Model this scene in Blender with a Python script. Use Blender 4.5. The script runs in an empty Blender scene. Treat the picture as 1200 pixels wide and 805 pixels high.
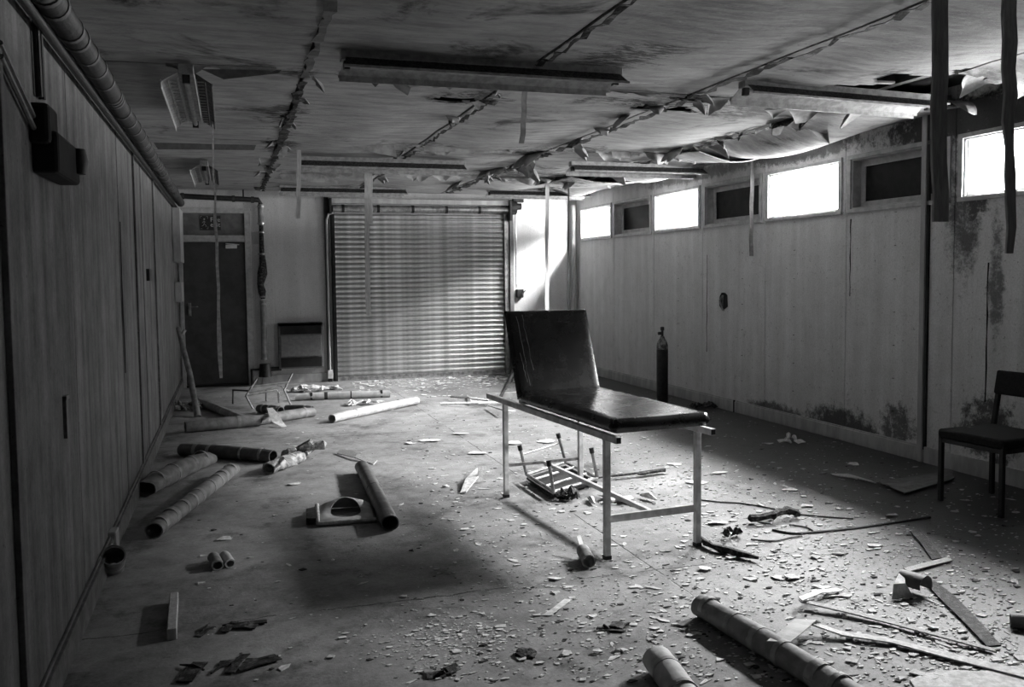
import bpy, bmesh, math, random
from mathutils import Vector, Matrix, noise
random.seed(7)
S = bpy.context.scene
COL = S.collection
# ------------------------------------------------------------------ camera
F_PX, YAW, PIT, ROLL, SY = 1042.66, 0.30787, 0.06078, -0.01065, -17.28
EYE = Vector((0, 0, 1.5))
FW = Vector((math.sin(YAW)*math.cos(PIT), math.cos(YAW)*math.cos(PIT), -math.sin(PIT)))
RT = Vector((math.cos(YAW), -math.sin(YAW), 0)); UP = RT.cross(FW)
R2 = RT*math.cos(ROLL)+UP*math.sin(ROLL); U2 = -RT*math.sin(ROLL)+UP*math.cos(ROLL)
cd = bpy.data.cameras.new('camera'); cam = bpy.data.objects.new('camera', cd); COL.objects.link(cam)
cd.sensor_width = 36; cd.lens = 36*F_PX/1200; cd.shift_y = SY/1200; cd.clip_start = .05; cd.clip_end = 200
M = Matrix((R2, U2, -FW)).transposed().to_4x4(); M.translation = EYE; cam.matrix_world = M
S.camera = cam
def U(px, py, X=None, Y=None, z=None):
    """world point seen in a 1200x805 frame, on the plane X=, Y= or z="""
    d = FW+R2*((px-600)/F_PX)+U2*((402.5+SY-py)/F_PX)
    if X is not None: t = (X-EYE.x)/d.x
    elif Y is not None: t = (Y-EYE.y)/d.y
    else: t = ((z or 0)-EYE.z)/d.z
    return EYE+d*t
# ------------------------------------------------------------------ light and exposure
S.view_settings.view_transform = 'Standard'; S.view_settings.look = 'None'; S.view_settings.gamma = 1
S.view_settings.use_curve_mapping = False
S.view_settings.exposure = 0.0
W = bpy.data.worlds.new('world'); S.world = W; W.use_nodes = True
_t = W.node_tree; _bg = _t.nodes['Background']      # overcast white sky over pale sunlit ground
_g = _t.nodes.new('ShaderNodeNewGeometry'); _s = _t.nodes.new('ShaderNodeSeparateXYZ'); _t.links.new(_g.outputs['Incoming'], _s.inputs[0])
_m = _t.nodes.new('ShaderNodeMapRange'); _t.links.new(_s.outputs[2], _m.inputs[0])
SKY, FAR, GROUND = 520.0, 16.0, 90.0      # bright overcast sky, dim band added as trees up to 22 degrees, pale ground
_m.inputs[1].default_value = -.03; _m.inputs[2].default_value = .03; _m.inputs[3].default_value = FAR; _m.inputs[4].default_value = GROUND
_m2 = _t.nodes.new('ShaderNodeMapRange'); _t.links.new(_s.outputs[2], _m2.inputs[0])
_m2.inputs[1].default_value = -.36; _m2.inputs[2].default_value = -.42; _m2.inputs[3].default_value = 0; _m2.inputs[4].default_value = SKY-FAR
_a = _t.nodes.new('ShaderNodeMath'); _t.links.new(_m.outputs[0], _a.inputs[0]); _t.links.new(_m2.outputs[0], _a.inputs[1])
_t.links.new(_a.outputs[0], _bg.inputs[1]); _bg.inputs[0].default_value = (1, 1, 1, 1)
XL, XR, YB, HC, YF = -.652, 5.159, 12.887, 2.705, -1.2
WB, WT, Y0, MOD = 2.034, 2.458, 12.647, 1.2316      # window band, first window edge, module
OPEN_W = [0, 2, 4, 6]                        # the clear windows let the daylight in
def portal(x0, y0, y1, z0, z1):
    l = bpy.data.lights.new('window_daylight', 'AREA'); l.shape = 'RECTANGLE'; l.size = z1-z0; l.size_y = y1-y0
    l.cycles.is_portal = True
    o = bpy.data.objects.new('window_daylight', l); COL.objects.link(o)
    o.location = (x0, (y0+y1)/2, (z0+z1)/2); o.rotation_euler = (0, math.radians(90), 0)
for i in OPEN_W: portal(XR+.075, Y0-MOD*i-1.07, Y0-MOD*i, WB+.03, WT-.03)
# ------------------------------------------------------------------ materials
class NT:
    def __init__(s, name):
        s.m = bpy.data.materials.new(name); s.m.use_nodes = True; s.t = s.m.node_tree; s.n = s.t.nodes
        s.b = s.n['Principled BSDF']; s.pos = s.n.new('ShaderNodeNewGeometry').outputs['Position']
        s.obj = s.n.new('ShaderNodeTexCoord').outputs['Object']
    def link(s, a, b): s.t.links.new(a, b)
    def mapv(s, v, sc, loc=(0, 0, 0), rot=(0, 0, 0)):
        n = s.n.new('ShaderNodeMapping'); s.link(v, n.inputs[0]); n.inputs['Scale'].default_value = sc
        n.inputs['Location'].default_value = loc; n.inputs['Rotation'].default_value = rot; return n.outputs[0]
    def noise(s, v, scale, detail=6, rough=.6, dist=0):
        n = s.n.new('ShaderNodeTexNoise'); s.link(v, n.inputs['Vector']); n.inputs['Scale'].default_value = scale
        n.inputs['Detail'].default_value = detail; n.inputs['Roughness'].default_value = rough; n.inputs['Distortion'].default_value = dist
        return n.outputs[0]
    def ramp(s, v, a, b, ca=0., cb=1.):
        n = s.n.new('ShaderNodeMapRange'); s.link(v, n.inputs[0]); n.inputs[1].default_value = a; n.inputs[2].default_value = b
        n.inputs[3].default_value = ca; n.inputs[4].default_value = cb; n.interpolation_type = 'SMOOTHSTEP'; return n.outputs[0]
    def math(s, op, a, b=0.):
        n = s.n.new('ShaderNodeMath'); n.operation = op
        for i, q in enumerate((a, b)):
            if isinstance(q, (int, float)): n.inputs[i].default_value = q
            else: s.link(q, n.inputs[i])
        return n.outputs[0]
    def sep(s, v):
        n = s.n.new('ShaderNodeSeparateXYZ'); s.link(v, n.inputs[0]); return n.outputs
    def bump(s, h, strength=.3, dist=.01):
        n = s.n.new('ShaderNodeBump'); s.link(h, n.inputs['Height']); n.inputs['Strength'].default_value = strength
        n.inputs['Distance'].default_value = dist; s.link(n.outputs[0], s.b.inputs['Normal'])
    def color(s, v):
        n = s.n.new('ShaderNodeCombineColor'); [s.link(v, n.inputs[i]) for i in range(3)]; s.link(n.outputs[0], s.b.inputs['Base Color'])
    def blob(s, c, r, soft=.5):       # 1 inside an ellipsoid around c with radii r
        v = s.mapv(s.pos, tuple(1/q for q in r), tuple(-a/q for a, q in zip(c, r)))
        n = s.n.new('ShaderNodeVectorMath'); n.operation = 'LENGTH'; s.link(v, n.inputs[0])
        return s.ramp(n.outputs['Value'], 1-soft, 1., 1., 0.)
def simple(name, lo, hi, scale=8, rough=.7, metal=0., bump=.2, bscale=None, stretch=(1, 1, 1), spec=.3, lohi=(.35, .65)):
    k = NT(name); v = k.mapv(k.obj, stretch); f = k.noise(v, scale)
    k.color(k.ramp(f, lohi[0], lohi[1], lo, hi)); k.b.inputs['Roughness'].default_value = rough
    k.b.inputs['Metallic'].default_value = metal; k.b.inputs['Specular IOR Level'].default_value = spec
    if bump: k.bump(k.noise(v, bscale or scale*3), bump)
    return k.m
# floor: stained concrete with paint wear, cracks and a wet window side with its shade painted in
k = NT('worn_floor'); x, y, z = k.sep(k.pos)[:3]
f1 = k.noise(k.pos, 1.3, 8, .65, .4); f2 = k.noise(k.pos, 9, 8, .7); f3 = k.noise(k.pos, 60, 4, .7)
c = k.math('ADD', k.math('MULTIPLY', k.ramp(f1, .3, .7), .13), k.math('MULTIPLY', k.ramp(f2, .3, .75), .10))
c = k.math('ADD', c, k.math('MULTIPLY', k.ramp(f3, .35, .7), .05)); c = k.math('ADD', c, .10)
wob = k.math('ADD', x, k.math('MULTIPLY', k.math('SUBTRACT', k.noise(k.pos, 1.1, 6, .65), .5), 2.2))
slope = k.math('ADD', wob, k.math('MULTIPLY', y, -.02))
damp_shade = k.math('ADD', k.math('MULTIPLY', k.ramp(slope, 2.0, 2.7, 0, 1), .38), k.math('MULTIPLY', k.ramp(slope, 3.0, 3.8, 0, 1), .62)); pud = k.blob((3.0, 6.2, 0), (.7, .9, 1), .5)  # darkens towards the window wall: wetness plus painted shade below the windows
damp_shade = k.math('MAXIMUM', damp_shade, k.math('MULTIPLY', pud, k.ramp(f1, .4, .55)))
c = k.math('MULTIPLY', c, k.math('SUBTRACT', 1, k.math('MULTIPLY', damp_shade, .84)))
soot = k.math('MULTIPLY', k.ramp(k.noise(k.pos, 2.3, 9, .8), .5, .66), .62)
soot = k.math('MAXIMUM', soot, k.math('MULTIPLY', k.ramp(k.noise(k.mapv(k.pos, (1, 2.2, 1)), 8, 8, .8), .56, .7), .6)); c = k.math('MULTIPLY', c, k.math('SUBTRACT', 1, soot))
def crack(k, v, a, b, w, amp=.05):     # dark line in the floor along v = a (+ noise)
    d = k.math('ABSOLUTE', k.math('SUBTRACT', k.math('ADD', v, k.math('MULTIPLY', k.math('SUBTRACT', k.noise(k.pos, 3, 8, .7), .5), amp)), a))
    return k.ramp(d, w*.4, w, 1, 0)
cr = crack(k, y, 4.0, 0, .007, .12); cr = k.math('MAXIMUM', cr, crack(k, x, 2.02, 0, .006, .03))
cr = k.math('MAXIMUM', cr, crack(k, y, 8.4, 0, .008)); cr = k.math('MULTIPLY', cr, k.ramp(k.noise(k.pos, 2.2), .42, .5))
c = k.math('MULTIPLY', c, k.math('SUBTRACT', 1, k.math('MULTIPLY', cr, .75)))
k.color(c); k.link(k.ramp(damp_shade, 0, 1, .62, .38), k.b.inputs['Roughness']); k.b.inputs['Specular IOR Level'].default_value = .35
k.bump(k.math('ADD', k.math('MULTIPLY', f2, .6), k.math('SUBTRACT', k.math('MULTIPLY', f3, .35), cr)), .45, .012)
M_FLOOR = k.m
# walls
def wall_mat(name, lo, hi, mold):
    k = NT(name); v = k.mapv(k.pos, (3.5, 3.5, .22)); st = k.noise(v, 2.2, 8, .65); f = k.noise(k.pos, 5, 8, .7)
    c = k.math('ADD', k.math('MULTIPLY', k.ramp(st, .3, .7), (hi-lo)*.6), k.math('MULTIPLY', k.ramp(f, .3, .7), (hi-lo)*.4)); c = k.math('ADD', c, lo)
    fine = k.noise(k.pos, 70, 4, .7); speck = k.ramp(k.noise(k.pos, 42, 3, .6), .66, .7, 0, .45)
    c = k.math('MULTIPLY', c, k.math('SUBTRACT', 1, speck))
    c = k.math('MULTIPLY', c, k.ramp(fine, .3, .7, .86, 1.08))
    m = None
    for cc, rr, n0, n1, a in mold:
        q = k.noise(k.pos, 11 if rr[2] < .6 else 5, 9, .75, .3); q = k.math('ADD', q, k.math('MULTIPLY', k.blob(cc, rr, .85), .45))
        q = k.math('ADD', q, k.math('MULTIPLY', k.math('SUBTRACT', k.noise(k.pos, 60, 4, .7), .5), .25)); q = k.ramp(q, n0-.05, n1+.08, 0, a); m = q if m is None else k.math('MAXIMUM', m, q)
    if m is not None: c = k.math('MULTIPLY', c, k.math('SUBTRACT', 1, m))
    k.color(c); k.b.inputs['Roughness'].default_value = .75; k.b.inputs['Specular IOR Level'].default_value = .2
    k.bump(k.math('ADD', k.math('MULTIPLY', st, .7), k.math('MULTIPLY', fine, .3)), .35, .012); return k.m
M_WR = wall_mat('stained_wall_board', .50, .68, [
    ((5.15, 6.6, .08), (.3, .8, .34), .62, .78, .85), ((5.15, 7.6, .1), (.3, .8, .16), .64, .8, .8),
    ((5.15, 5.9, .22), (.3, .42, .42), .78, .88, .75), ((5.15, 5.0, .35), (.3, .5, .5), .76, .86, .85),
    ((5.15, 5.25, 2.0), (.3, .34, 1.1), .74, .88, .8), ((5.15, 4.95, 1.4), (.3, .16, .9), .80, .88, .7),
    ((5.15, 5.2, 2.6), (.3, 1.5, .3), .62, .76, .9), ((5.15, 5.15, 2.1), (.3, .22, .5), .66, .78, .85), ((5.15, 7.2, 2.62), (.3, 1.5, .16), .66, .78, .75),
    ((5.15, 9.2, 2.62), (.3, 2.5, .14), .72, .84, .6)])
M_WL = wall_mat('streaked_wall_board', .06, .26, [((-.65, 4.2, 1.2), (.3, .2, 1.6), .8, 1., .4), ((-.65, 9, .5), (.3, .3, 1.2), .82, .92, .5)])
M_WB = wall_mat('back_wall_paint', .46, .6, [])
k = NT('peeling_ceiling_board'); v = k.mapv(k.pos, (1.2, 4, 3)); f = k.noise(v, 3, 8, .7); g = k.noise(k.pos, 1.6, 8, .7, .5)
c = k.ramp(f, .3, .7, .26, .44); sp = k.math('MULTIPLY', k.ramp(k.noise(v, 7, 8, .75), .60, .68), .55)
gg = k.math('ADD', g, k.math('MULTIPLY', k.blob((4.4, 5.2, 2.7), (1.6, 2.2, 1), .9), .12))
for cc, rr in (((1.6, 5.9, 2.7), (.7, .5, 1)), ((3.2, 5.7, 2.7), (1.2, .6, 1)), ((2.2, 4.5, 2.7), (.5, .5, 1)), ((3.0, 8.2, 2.7), (1.2, .9, 1)), ((3.6, 10.2, 2.7), (1.5, 1.2, 1)), ((1.7, 8.6, 2.7), (.5, .8, 1)), ((.46, 8, 2.7), (.25, 3, 1))):
    gg = k.math('ADD', gg, k.math('MULTIPLY', k.math('MULTIPLY', k.blob(cc, rr, .9), k.ramp(k.noise(v, 9, 8, .8), .4, .6)), .24)); st = k.math('MULTIPLY', k.ramp(gg, .56, .7), .8)
c = k.math('MULTIPLY', k.math('MULTIPLY', c, k.math('SUBTRACT', 1, sp)), k.math('SUBTRACT', 1, st))
k.color(c); k.b.inputs['Roughness'].default_value = .85; k.b.inputs['Specular IOR Level'].default_value = .15; k.bump(k.math('ADD', f, sp), .5, .02); M_CE = k.m
M_PAPER = simple('peeled_paint_paper', .2, .36, 9, .8, bump=.3)
M_VOID = simple('dark_roof_void', .008, .02, 5, .9)
M_WHITE = simple('white_painted_metal', .42, .66, 14, .45, bump=.15)
M_TRIM = simple('old_painted_wood', .30, .42, 12, .6, bump=.25, stretch=(1, 1, .3))
M_FRAME = simple('window_frame_paint', .34, .46, 14, .55, bump=.2)
M_DOOR = simple('dark_door_paint', .045, .07, 6, .5, bump=.1)
M_BLACK = simple('black_metal', .008, .02, 20, .45, bump=.1)
M_RUST = simple('speckled_rusty_reflector', .015, .09, 60, .6, bump=.3, lohi=(.4, .6))
M_REFL = simple('dusty_reflector_enamel', .22, .36, 20, .5, bump=.1)
M_SHUT = simple('galvanised_shutter_slat', .4, .64, 7, .3, metal=.82, bump=.12, stretch=(1, 1, .4), spec=.5)
M_STEEL = simple('dull_steel', .2, .4, 18, .35, metal=.8, bump=.1)
M_TUBE = simple('grey_cardboard_tube', .16, .28, 10, .6, bump=.3, spec=.3)
M_TUBEL = simple('pale_cardboard_tube', .34, .5, 10, .6, bump=.25)
M_TUBED = simple('dark_tube_sleeve', .05, .11, 10, .45, bump=.3, spec=.5)
M_BAND = simple('tape_band', .24, .36, 20, .4, bump=.2)
M_PIPE = simple('sooty_pipe_wrap', .02, .045, 12, .5, bump=.3)
M_GREY = simple('grey_panel', .10, .14, 30, .5, bump=.2)
M_WOOD = simple('weathered_lath', .36, .52, 16, .75, bump=.35, stretch=(4, 4, .6))
M_DLATH = simple('dark_hanging_lath', .24, .36, 14, .7, bump=.3, stretch=(4, 4, .6))
M_CHIP = simple('pale_paint_chip', .45, .72, 30, .7, bump=.2)
M_DIRT = simple('dark_grit', .015, .05, 30, .9)
M_JUNK = simple('dark_scorched_debris', .012, .12, 35, .7, bump=.6, lohi=(.45, .7))
M_CRUMP = simple('crumpled_wrapping', .12, .5, 22, .55, bump=.8, lohi=(.35, .65))
M_FABRIC = simple('dark_chair_fabric', .007, .014, 60, .85, bump=.3)
M_GLASSD = simple('dark_window_board', .003, .012, 12, .5, bump=.1, spec=.15)
k = NT('cracked_black_vinyl'); f = k.noise(k.obj, 7, 8, .7); k.color(k.ramp(f, .35, .7, .005, .014))
k.link(k.ramp(f, .3, .7, .24, .3), k.b.inputs['Roughness']); k.b.inputs['Specular IOR Level'].default_value = .55
n = k.n.new('ShaderNodeTexVoronoi'); n.inputs['Scale'].default_value = 60; k.link(k.mapv(k.obj, (1, 1, 1)), n.inputs['Vector'])
k.bump(k.math('ADD', k.math('MULTIPLY', n.outputs['Distance'], .25), k.noise(k.obj, 6)), .15, .005); M_VINYL = k.m
k = NT('window_glass'); tr = k.n.new('ShaderNodeBsdfTransparent'); tr.inputs[0].default_value = (.94, .94, .94, 1)
gl = k.n.new('ShaderNodeBsdfGlossy'); gl.inputs['Roughness'].default_value = .08; mx = k.n.new('ShaderNodeMixShader')
mx.inputs[0].default_value = .06; k.link(tr.outputs[0], mx.inputs[1]); k.link(gl.outputs[0], mx.inputs[2])
k.link(mx.outputs[0], k.n['Material Output'].inputs['Surface']); M_GLASS = k.m
# ------------------------------------------------------------------ helpers
class MB:
    def __init__(s): s.v = []; s.f = []; s.sm = False
    def box(s, c, d, rot=None):
        i = len(s.v); c = Vector(c); R = rot or Matrix.Identity(3)
        for a in (-.5, .5):
            for b in (-.5, .5):
                for e in (-.5, .5): s.v.append(c+R@Vector((a*d[0], b*d[1], e*d[2])))
        s.f += [tuple(i+q for q in t) for t in ((0, 1, 3, 2), (4, 6, 7, 5), (0, 4, 5, 1), (2, 3, 7, 6), (0, 2, 6, 4), (1, 5, 7, 3))]; return s
    def bb(s, a, b): return s.box([(p+q)/2 for p, q in zip(a, b)], [abs(q-p) for p, q in zip(a, b)])
    def bar(s, p, q, w, h=None, up=(0, 0, 1)):
        p = Vector(p); q = Vector(q); d = q-p; L = d.length; d.normalize(); u = Vector(up)
        if abs(d.dot(u)) > .98: u = Vector((0, 1, 0))
        a = d.cross(u).normalized(); b = a.cross(d)
        return s.box((p+q)/2, (L, w, h or w), Matrix((d, a, b)).transposed())
    def tube(s, pts, r, n=10, cap=True, rads=None):
        pts = [Vector(q) for q in pts]; base = len(s.v); prev = None; s.sm = True
        for i, q in enumerate(pts):
            d = (pts[min(i+1, len(pts)-1)]-pts[max(i-1, 0)]).normalized()
            if prev is None: u = d.orthogonal().normalized()
            else: u = (prev-d*prev.dot(d)).normalized()
            prev = u; w = d.cross(u); rr = rads[i] if rads else r
            for j in range(n):
                a = 2*math.pi*j/n; s.v.append(q+(u*math.cos(a)+w*math.sin(a))*rr)
        for i in range(len(pts)-1):
            for j in range(n):
                a = base+i*n+j; b = base+i*n+(j+1) % n; s.f.append((a, b, b+n, a+n))
        if cap: s.f.append(tuple(base+j for j in range(n))[::-1]); s.f.append(tuple(base+(len(pts)-1)*n+j for j in range(n)))
        return s
    def hollow(s, p, q, r, t=.006, n=24, seg=6, crush=0., wob=0., seed=0):
        p = Vector(p); q = Vector(q); d = (q-p).normalized(); u = Vector((0, 0, 1)); u = (u-d*u.dot(d)); u = u.normalized() if u.length > .1 else d.orthogonal().normalized(); w = d.cross(u); s.sm = True
        base = len(s.v); rings = []
        for rr, rng in ((r, range(seg+1)), (r-t, range(seg, -1, -1))):
            for i in rng:
                f = i/seg; c = p.lerp(q, f); ring = []
                cr = crush*(abs(2*f-1)**2)
                for j in range(n):
                    a = 2*math.pi*j/n; k_ = 1+wob*(noise.noise(Vector((f*9+seed, math.cos(a)*1.5, math.sin(a)*1.5))))
                    v = c+u*(math.cos(a)*rr*(1-cr)*k_-cr*r)+w*(math.sin(a)*rr*(1+cr*.5)*k_); ring.append(len(s.v)); s.v.append(v)
                rings.append(ring)
        R = len(rings)
        for i in range(R):
            A, B = rings[i], rings[(i+1) % R]
            for j in range(n): s.f.append((A[j], A[(j+1) % n], B[(j+1) % n], B[j]))
        return s
    def lathe(s, c, prof, n=20):
        c = Vector(c); base = len(s.v); s.sm = True
        for r, z in prof:
            for j in range(n): a = 2*math.pi*j/n; s.v.append(c+Vector((r*math.cos(a), r*math.sin(a), z)))
        for i in range(len(prof)-1):
            for j in range(n): a = base+i*n+j; b = base+i*n+(j+1) % n; s.f.append((a, b, b+n, a+n))
        s.f.append(tuple(base+j for j in range(n))[::-1]); s.f.append(tuple(base+(len(prof)-1)*n+j for j in range(n))); return s
    def poly(s, pts, t=.002, nrm=(0, 0, 1)):      # thin plate with thickness t
        i = len(s.v); n = len(pts); nv = Vector(nrm)*t
        s.v += [Vector(q) for q in pts]+[Vector(q)+nv for q in pts]
        s.f.append(tuple(range(i, i+n))[::-1]); s.f.append(tuple(range(i+n, i+2*n)))
        for j in range(n): a = i+j; b = i+(j+1) % n; s.f.append((a, b, b+n, a+n))
        return s
    def strip(s, pts, w, side, t=.003, widths=None):  # ribbon along pts; side = width direction(s)
        pts = [Vector(q) for q in pts]; sides = side if isinstance(side, list) else [Vector(side)]*len(pts); base = len(s.v)
        for i, q in enumerate(pts):
            d = (pts[min(i+1, len(pts)-1)]-pts[max(i-1, 0)]).normalized(); sd = Vector(sides[i]).normalized(); nn = d.cross(sd).normalized()*t/2
            ww = (widths[i] if widths else w)/2
            s.v += [q-sd*ww-nn, q+sd*ww-nn, q+sd*ww+nn, q-sd*ww+nn]
        for i in range(len(pts)-1):
            for j in range(4): a = base+i*4+j; b = base+i*4+(j+1) % 4; s.f.append((a, b, b+4, a+4))
        s.f.append((base+3, base+2, base+1, base)); e = base+4*(len(pts)-1); s.f.append((e, e+1, e+2, e+3)); return s
    def grid(s, fn, nu, nv, t=0., keep=None):
        base = len(s.v); idx = {}
        for i in range(nu+1):
            for j in range(nv+1): idx[i, j] = len(s.v); s.v.append(Vector(fn(i/nu, j/nv)))
        for i in range(nu):
            for j in range(nv):
                if keep is None or keep((i+.5)/nu, (j+.5)/nv): s.f.append((idx[i, j], idx[i+1, j], idx[i+1, j+1], idx[i, j+1]))
        return s
    def build(s, name, mat, parent=None, origin=None, bevel=0, solid=0, bseg=2):
        me = bpy.data.meshes.new(name); o_ = Vector(origin or (0, 0, 0))
        me.from_pydata([tuple(Vector(q)-o_) for q in s.v], [], s.f); me.materials.append(mat)
        bm = bmesh.new(); bm.from_mesh(me); bmesh.ops.recalc_face_normals(bm, faces=bm.faces); bm.to_mesh(me); bm.free()
        if s.sm:
            for f in me.polygons: f.use_smooth = True
            me.set_sharp_from_angle(angle=math.radians(40))
        ob = bpy.data.objects.new(name, me); COL.objects.link(ob); ob.location = o_
        if parent is not None: ob.parent = parent
        if bevel: b = ob.modifiers.new('bevel', 'BEVEL'); b.width = bevel; b.segments = bseg; b.limit_method = 'ANGLE'
        if solid:
            b = ob.modifiers.new('solid', 'SOLIDIFY'); b.thickness = solid; b.offset = 0
            if s.sm: b = ob.modifiers.new('edges', 'EDGE_SPLIT'); b.split_angle = math.radians(50)
        return ob
def tag(o, label=None, cat=None, group=None, kind=None):
    if label: o['label'] = label
    if cat: o['category'] = cat
    if group: o['group'] = group
    if kind: o['kind'] = kind
    return o
def thing(name, label, cat, loc=(0, 0, 0), rz=0, group=None):
    o = bpy.data.objects.new(name, None); COL.objects.link(o); o.location = loc; o.rotation_euler = (0, 0, rz); o.empty_display_size = .1
    return tag(o, label, cat, group)
def struct(o): o['kind'] = 'structure'; return o
def setting(name): o = bpy.data.objects.new(name, None); COL.objects.link(o); return struct(o)
rnd = random.uniform
# ------------------------------------------------------------------ the shell
struct(MB().bb((XL-.3, YF-.3, -.12), (XR+.3, YB+.3, 0)).build('floor', M_FLOOR))
# right wall: a core with openings, then lining boards with recessed joints
wins = [(Y0-MOD*i-1.07, Y0-MOD*i) for i in range(12)]
core = MB(); core.bb((XR+.03, YF-.3, 0), (XR+.16, YB+.3, WB)); core.bb((XR+.03, YF-.3, WT), (XR+.16, YB+.3, 3.0))
core.bb((XR+.16, YF-.3, 2.72), (XR+.16+.27, YB+.3, 2.82))      # unseen roof overhang, added to cut steep window light
ys = [YB+.3]
for a, b in wins: ys += [b, a]
ys.append(YF-.3)
for i in range(0, len(ys), 2): core.bb((XR+.03, ys[i+1], WB), (XR+.16, ys[i], WT))
wr = struct(core.build('wall_right', M_WR))
edges = [YB]+[Y0-MOD*i+.08 for i in range(1, 12)]+[YF]
for i in range(12):
    hi, lo = edges[i], edges[i+1]; a, b = wins[i]; g = .004; m = MB()
    x0, x1 = XR, XR+.032
    m.bb((x0, lo+g, .0), (x1, hi-g, WB)); m.bb((x0, lo+g, WT), (x1, hi-g, HC+.02))
    m.bb((x0, b, WB), (x1, hi-g, WT)); m.bb((x0, lo+g, WB), (x1, a, WT))
    m.build('wall_panel', M_WR, wr)
    yj = lo
    if i in (0, 1, 3, 4, 6): MB().bb((XR-.006, yj-.02, .1), (XR-.0005, yj+.02, WB-.05)).build('joint_strip', M_WR, wr)
MB().bb((XR-.03, 5.60, .0), (XR-.0005, 5.65, HC)).build('cover_strip', M_TRIM, wr, bevel=.004)
MB().bb((XR-.02, 5.575, .1), (XR-.0005, 5.596, HC-.02)).build('cover_strip', M_BLACK, wr)
for y_, z0, z1 in ((6.50, 1.28, 1.95), (8.93, .6, 1.7), (5.02, .55, 1.55)):      # split joints, dark and open
    MB().strip([(XR-.001, y_+rnd(-.006, .006), z0+(z1-z0)*t/8) for t in range(9)], .01, (0, 1, 0), .002, [rnd(.004, .016) for _ in range(9)]).build('open_joint', M_VOID, wr)
for i in range(26):      # nail heads in vertical rows
    col_ = [5.95, 7.3, 8.2, 9.6][i % 4]; zz = .35+.27*(i//4)
    MB().lathe((0, 0, 0), [(.011, 0), (.008, .004)], 8).build('nail_head', M_DIRT, wr).location = (XR-.001, col_, zz)
    bpy.data.objects[-1] if False else None
bb_ = struct(MB().bb((XR-.022, 5.66, 0), (XR-.0005, YB, .115)).bb((XR-.014, 5.66, .115), (XR-.0005, YB, .13)).build('baseboard_right', M_TRIM, bevel=.004))
MB().bb((XR-.024, YF, 0), (XR-.002, 5.58, .125)).build('board', M_TRIM, bb_, bevel=.004)
MB().bb((XR-.026, 8.31, 0), (XR-.003, 8.33, .13)).build('board_joint', M_VOID, bb_)
# windows
for i, (a, b) in enumerate(wins):
    clear = i in OPEN_W
    w = setting('window_%d' % (i+1)); fr = MB(); t = .035
    for (p, q) in (((XR-.02, a-.045, WB-.035), (XR+.0, b+.045, WB)), ((XR-.02, a-.045, WT), (XR+.0, b+.045, WT+.035)), ((XR-.018, a-.045, WB), (XR+.0, a, WT)), ((XR-.018, b, WB), (XR+.0, b+.045, WT))): fr.bb(p, q)
    fr.build('architrave', M_FRAME, w, bevel=.003)
    rv = MB(); r = .012
    for (p, q) in (((XR+.0, a, WB), (XR+.15, b, WB+r)), ((XR+.0, a, WT-r), (XR+.15, b, WT)), ((XR, a, WB+r), (XR+.15, a+r, WT-r)), ((XR, b-r, WB+r), (XR+.15, b, WT-r))): rv.bb(p, q)
    rv.build('frame', M_FRAME, w, bevel=.002)
    d = .02 if clear else .085; s = .008 if clear else .05; x0 = XR+d; sb = MB(); a2, b2, zb, zt = a+r, b-r, WB+r, WT-r
    for (p, q) in (((x0, a2, zb), (x0+.03, b2, zb+s)), ((x0, a2, zt-s), (x0+.03, b2, zt)), ((x0, a2, zb+s), (x0+.03, a2+s, zt-s)), ((x0, b2-s, zb+s), (x0+.03, b2, zt-s))): sb.bb(p, q)
    sb.build('sash', M_FRAME, w, bevel=.003)
    MB().bb((x0+.012, a2+s, zb+s), (x0+.017, b2-s, zt-s)).build('pane', M_GLASS if clear else M_GLASSD, w)
    if clear and i < 8:
        MB().bb((XR+.1, b-.17, WB+.08), (XR+.104, b-.162, WT-.1)).build('stay', M_FRAME, w)
# left wall
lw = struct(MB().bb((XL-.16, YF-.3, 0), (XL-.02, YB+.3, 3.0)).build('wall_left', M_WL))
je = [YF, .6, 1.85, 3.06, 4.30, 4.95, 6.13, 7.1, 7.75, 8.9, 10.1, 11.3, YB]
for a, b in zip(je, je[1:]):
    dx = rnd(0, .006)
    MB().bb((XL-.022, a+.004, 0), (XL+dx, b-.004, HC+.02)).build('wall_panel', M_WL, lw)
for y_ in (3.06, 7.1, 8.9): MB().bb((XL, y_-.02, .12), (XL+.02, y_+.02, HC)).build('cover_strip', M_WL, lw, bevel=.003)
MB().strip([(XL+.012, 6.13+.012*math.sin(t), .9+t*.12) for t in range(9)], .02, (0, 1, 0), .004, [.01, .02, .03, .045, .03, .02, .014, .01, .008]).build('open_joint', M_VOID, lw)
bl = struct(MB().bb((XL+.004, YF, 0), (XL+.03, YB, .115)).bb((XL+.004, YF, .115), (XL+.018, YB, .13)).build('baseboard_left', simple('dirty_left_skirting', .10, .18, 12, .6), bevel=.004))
MB().bb((XL, 5.1, .03), (XL+.045, 5.22, .15)).build('block', M_TRIM, bl, bevel=.008)
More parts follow.
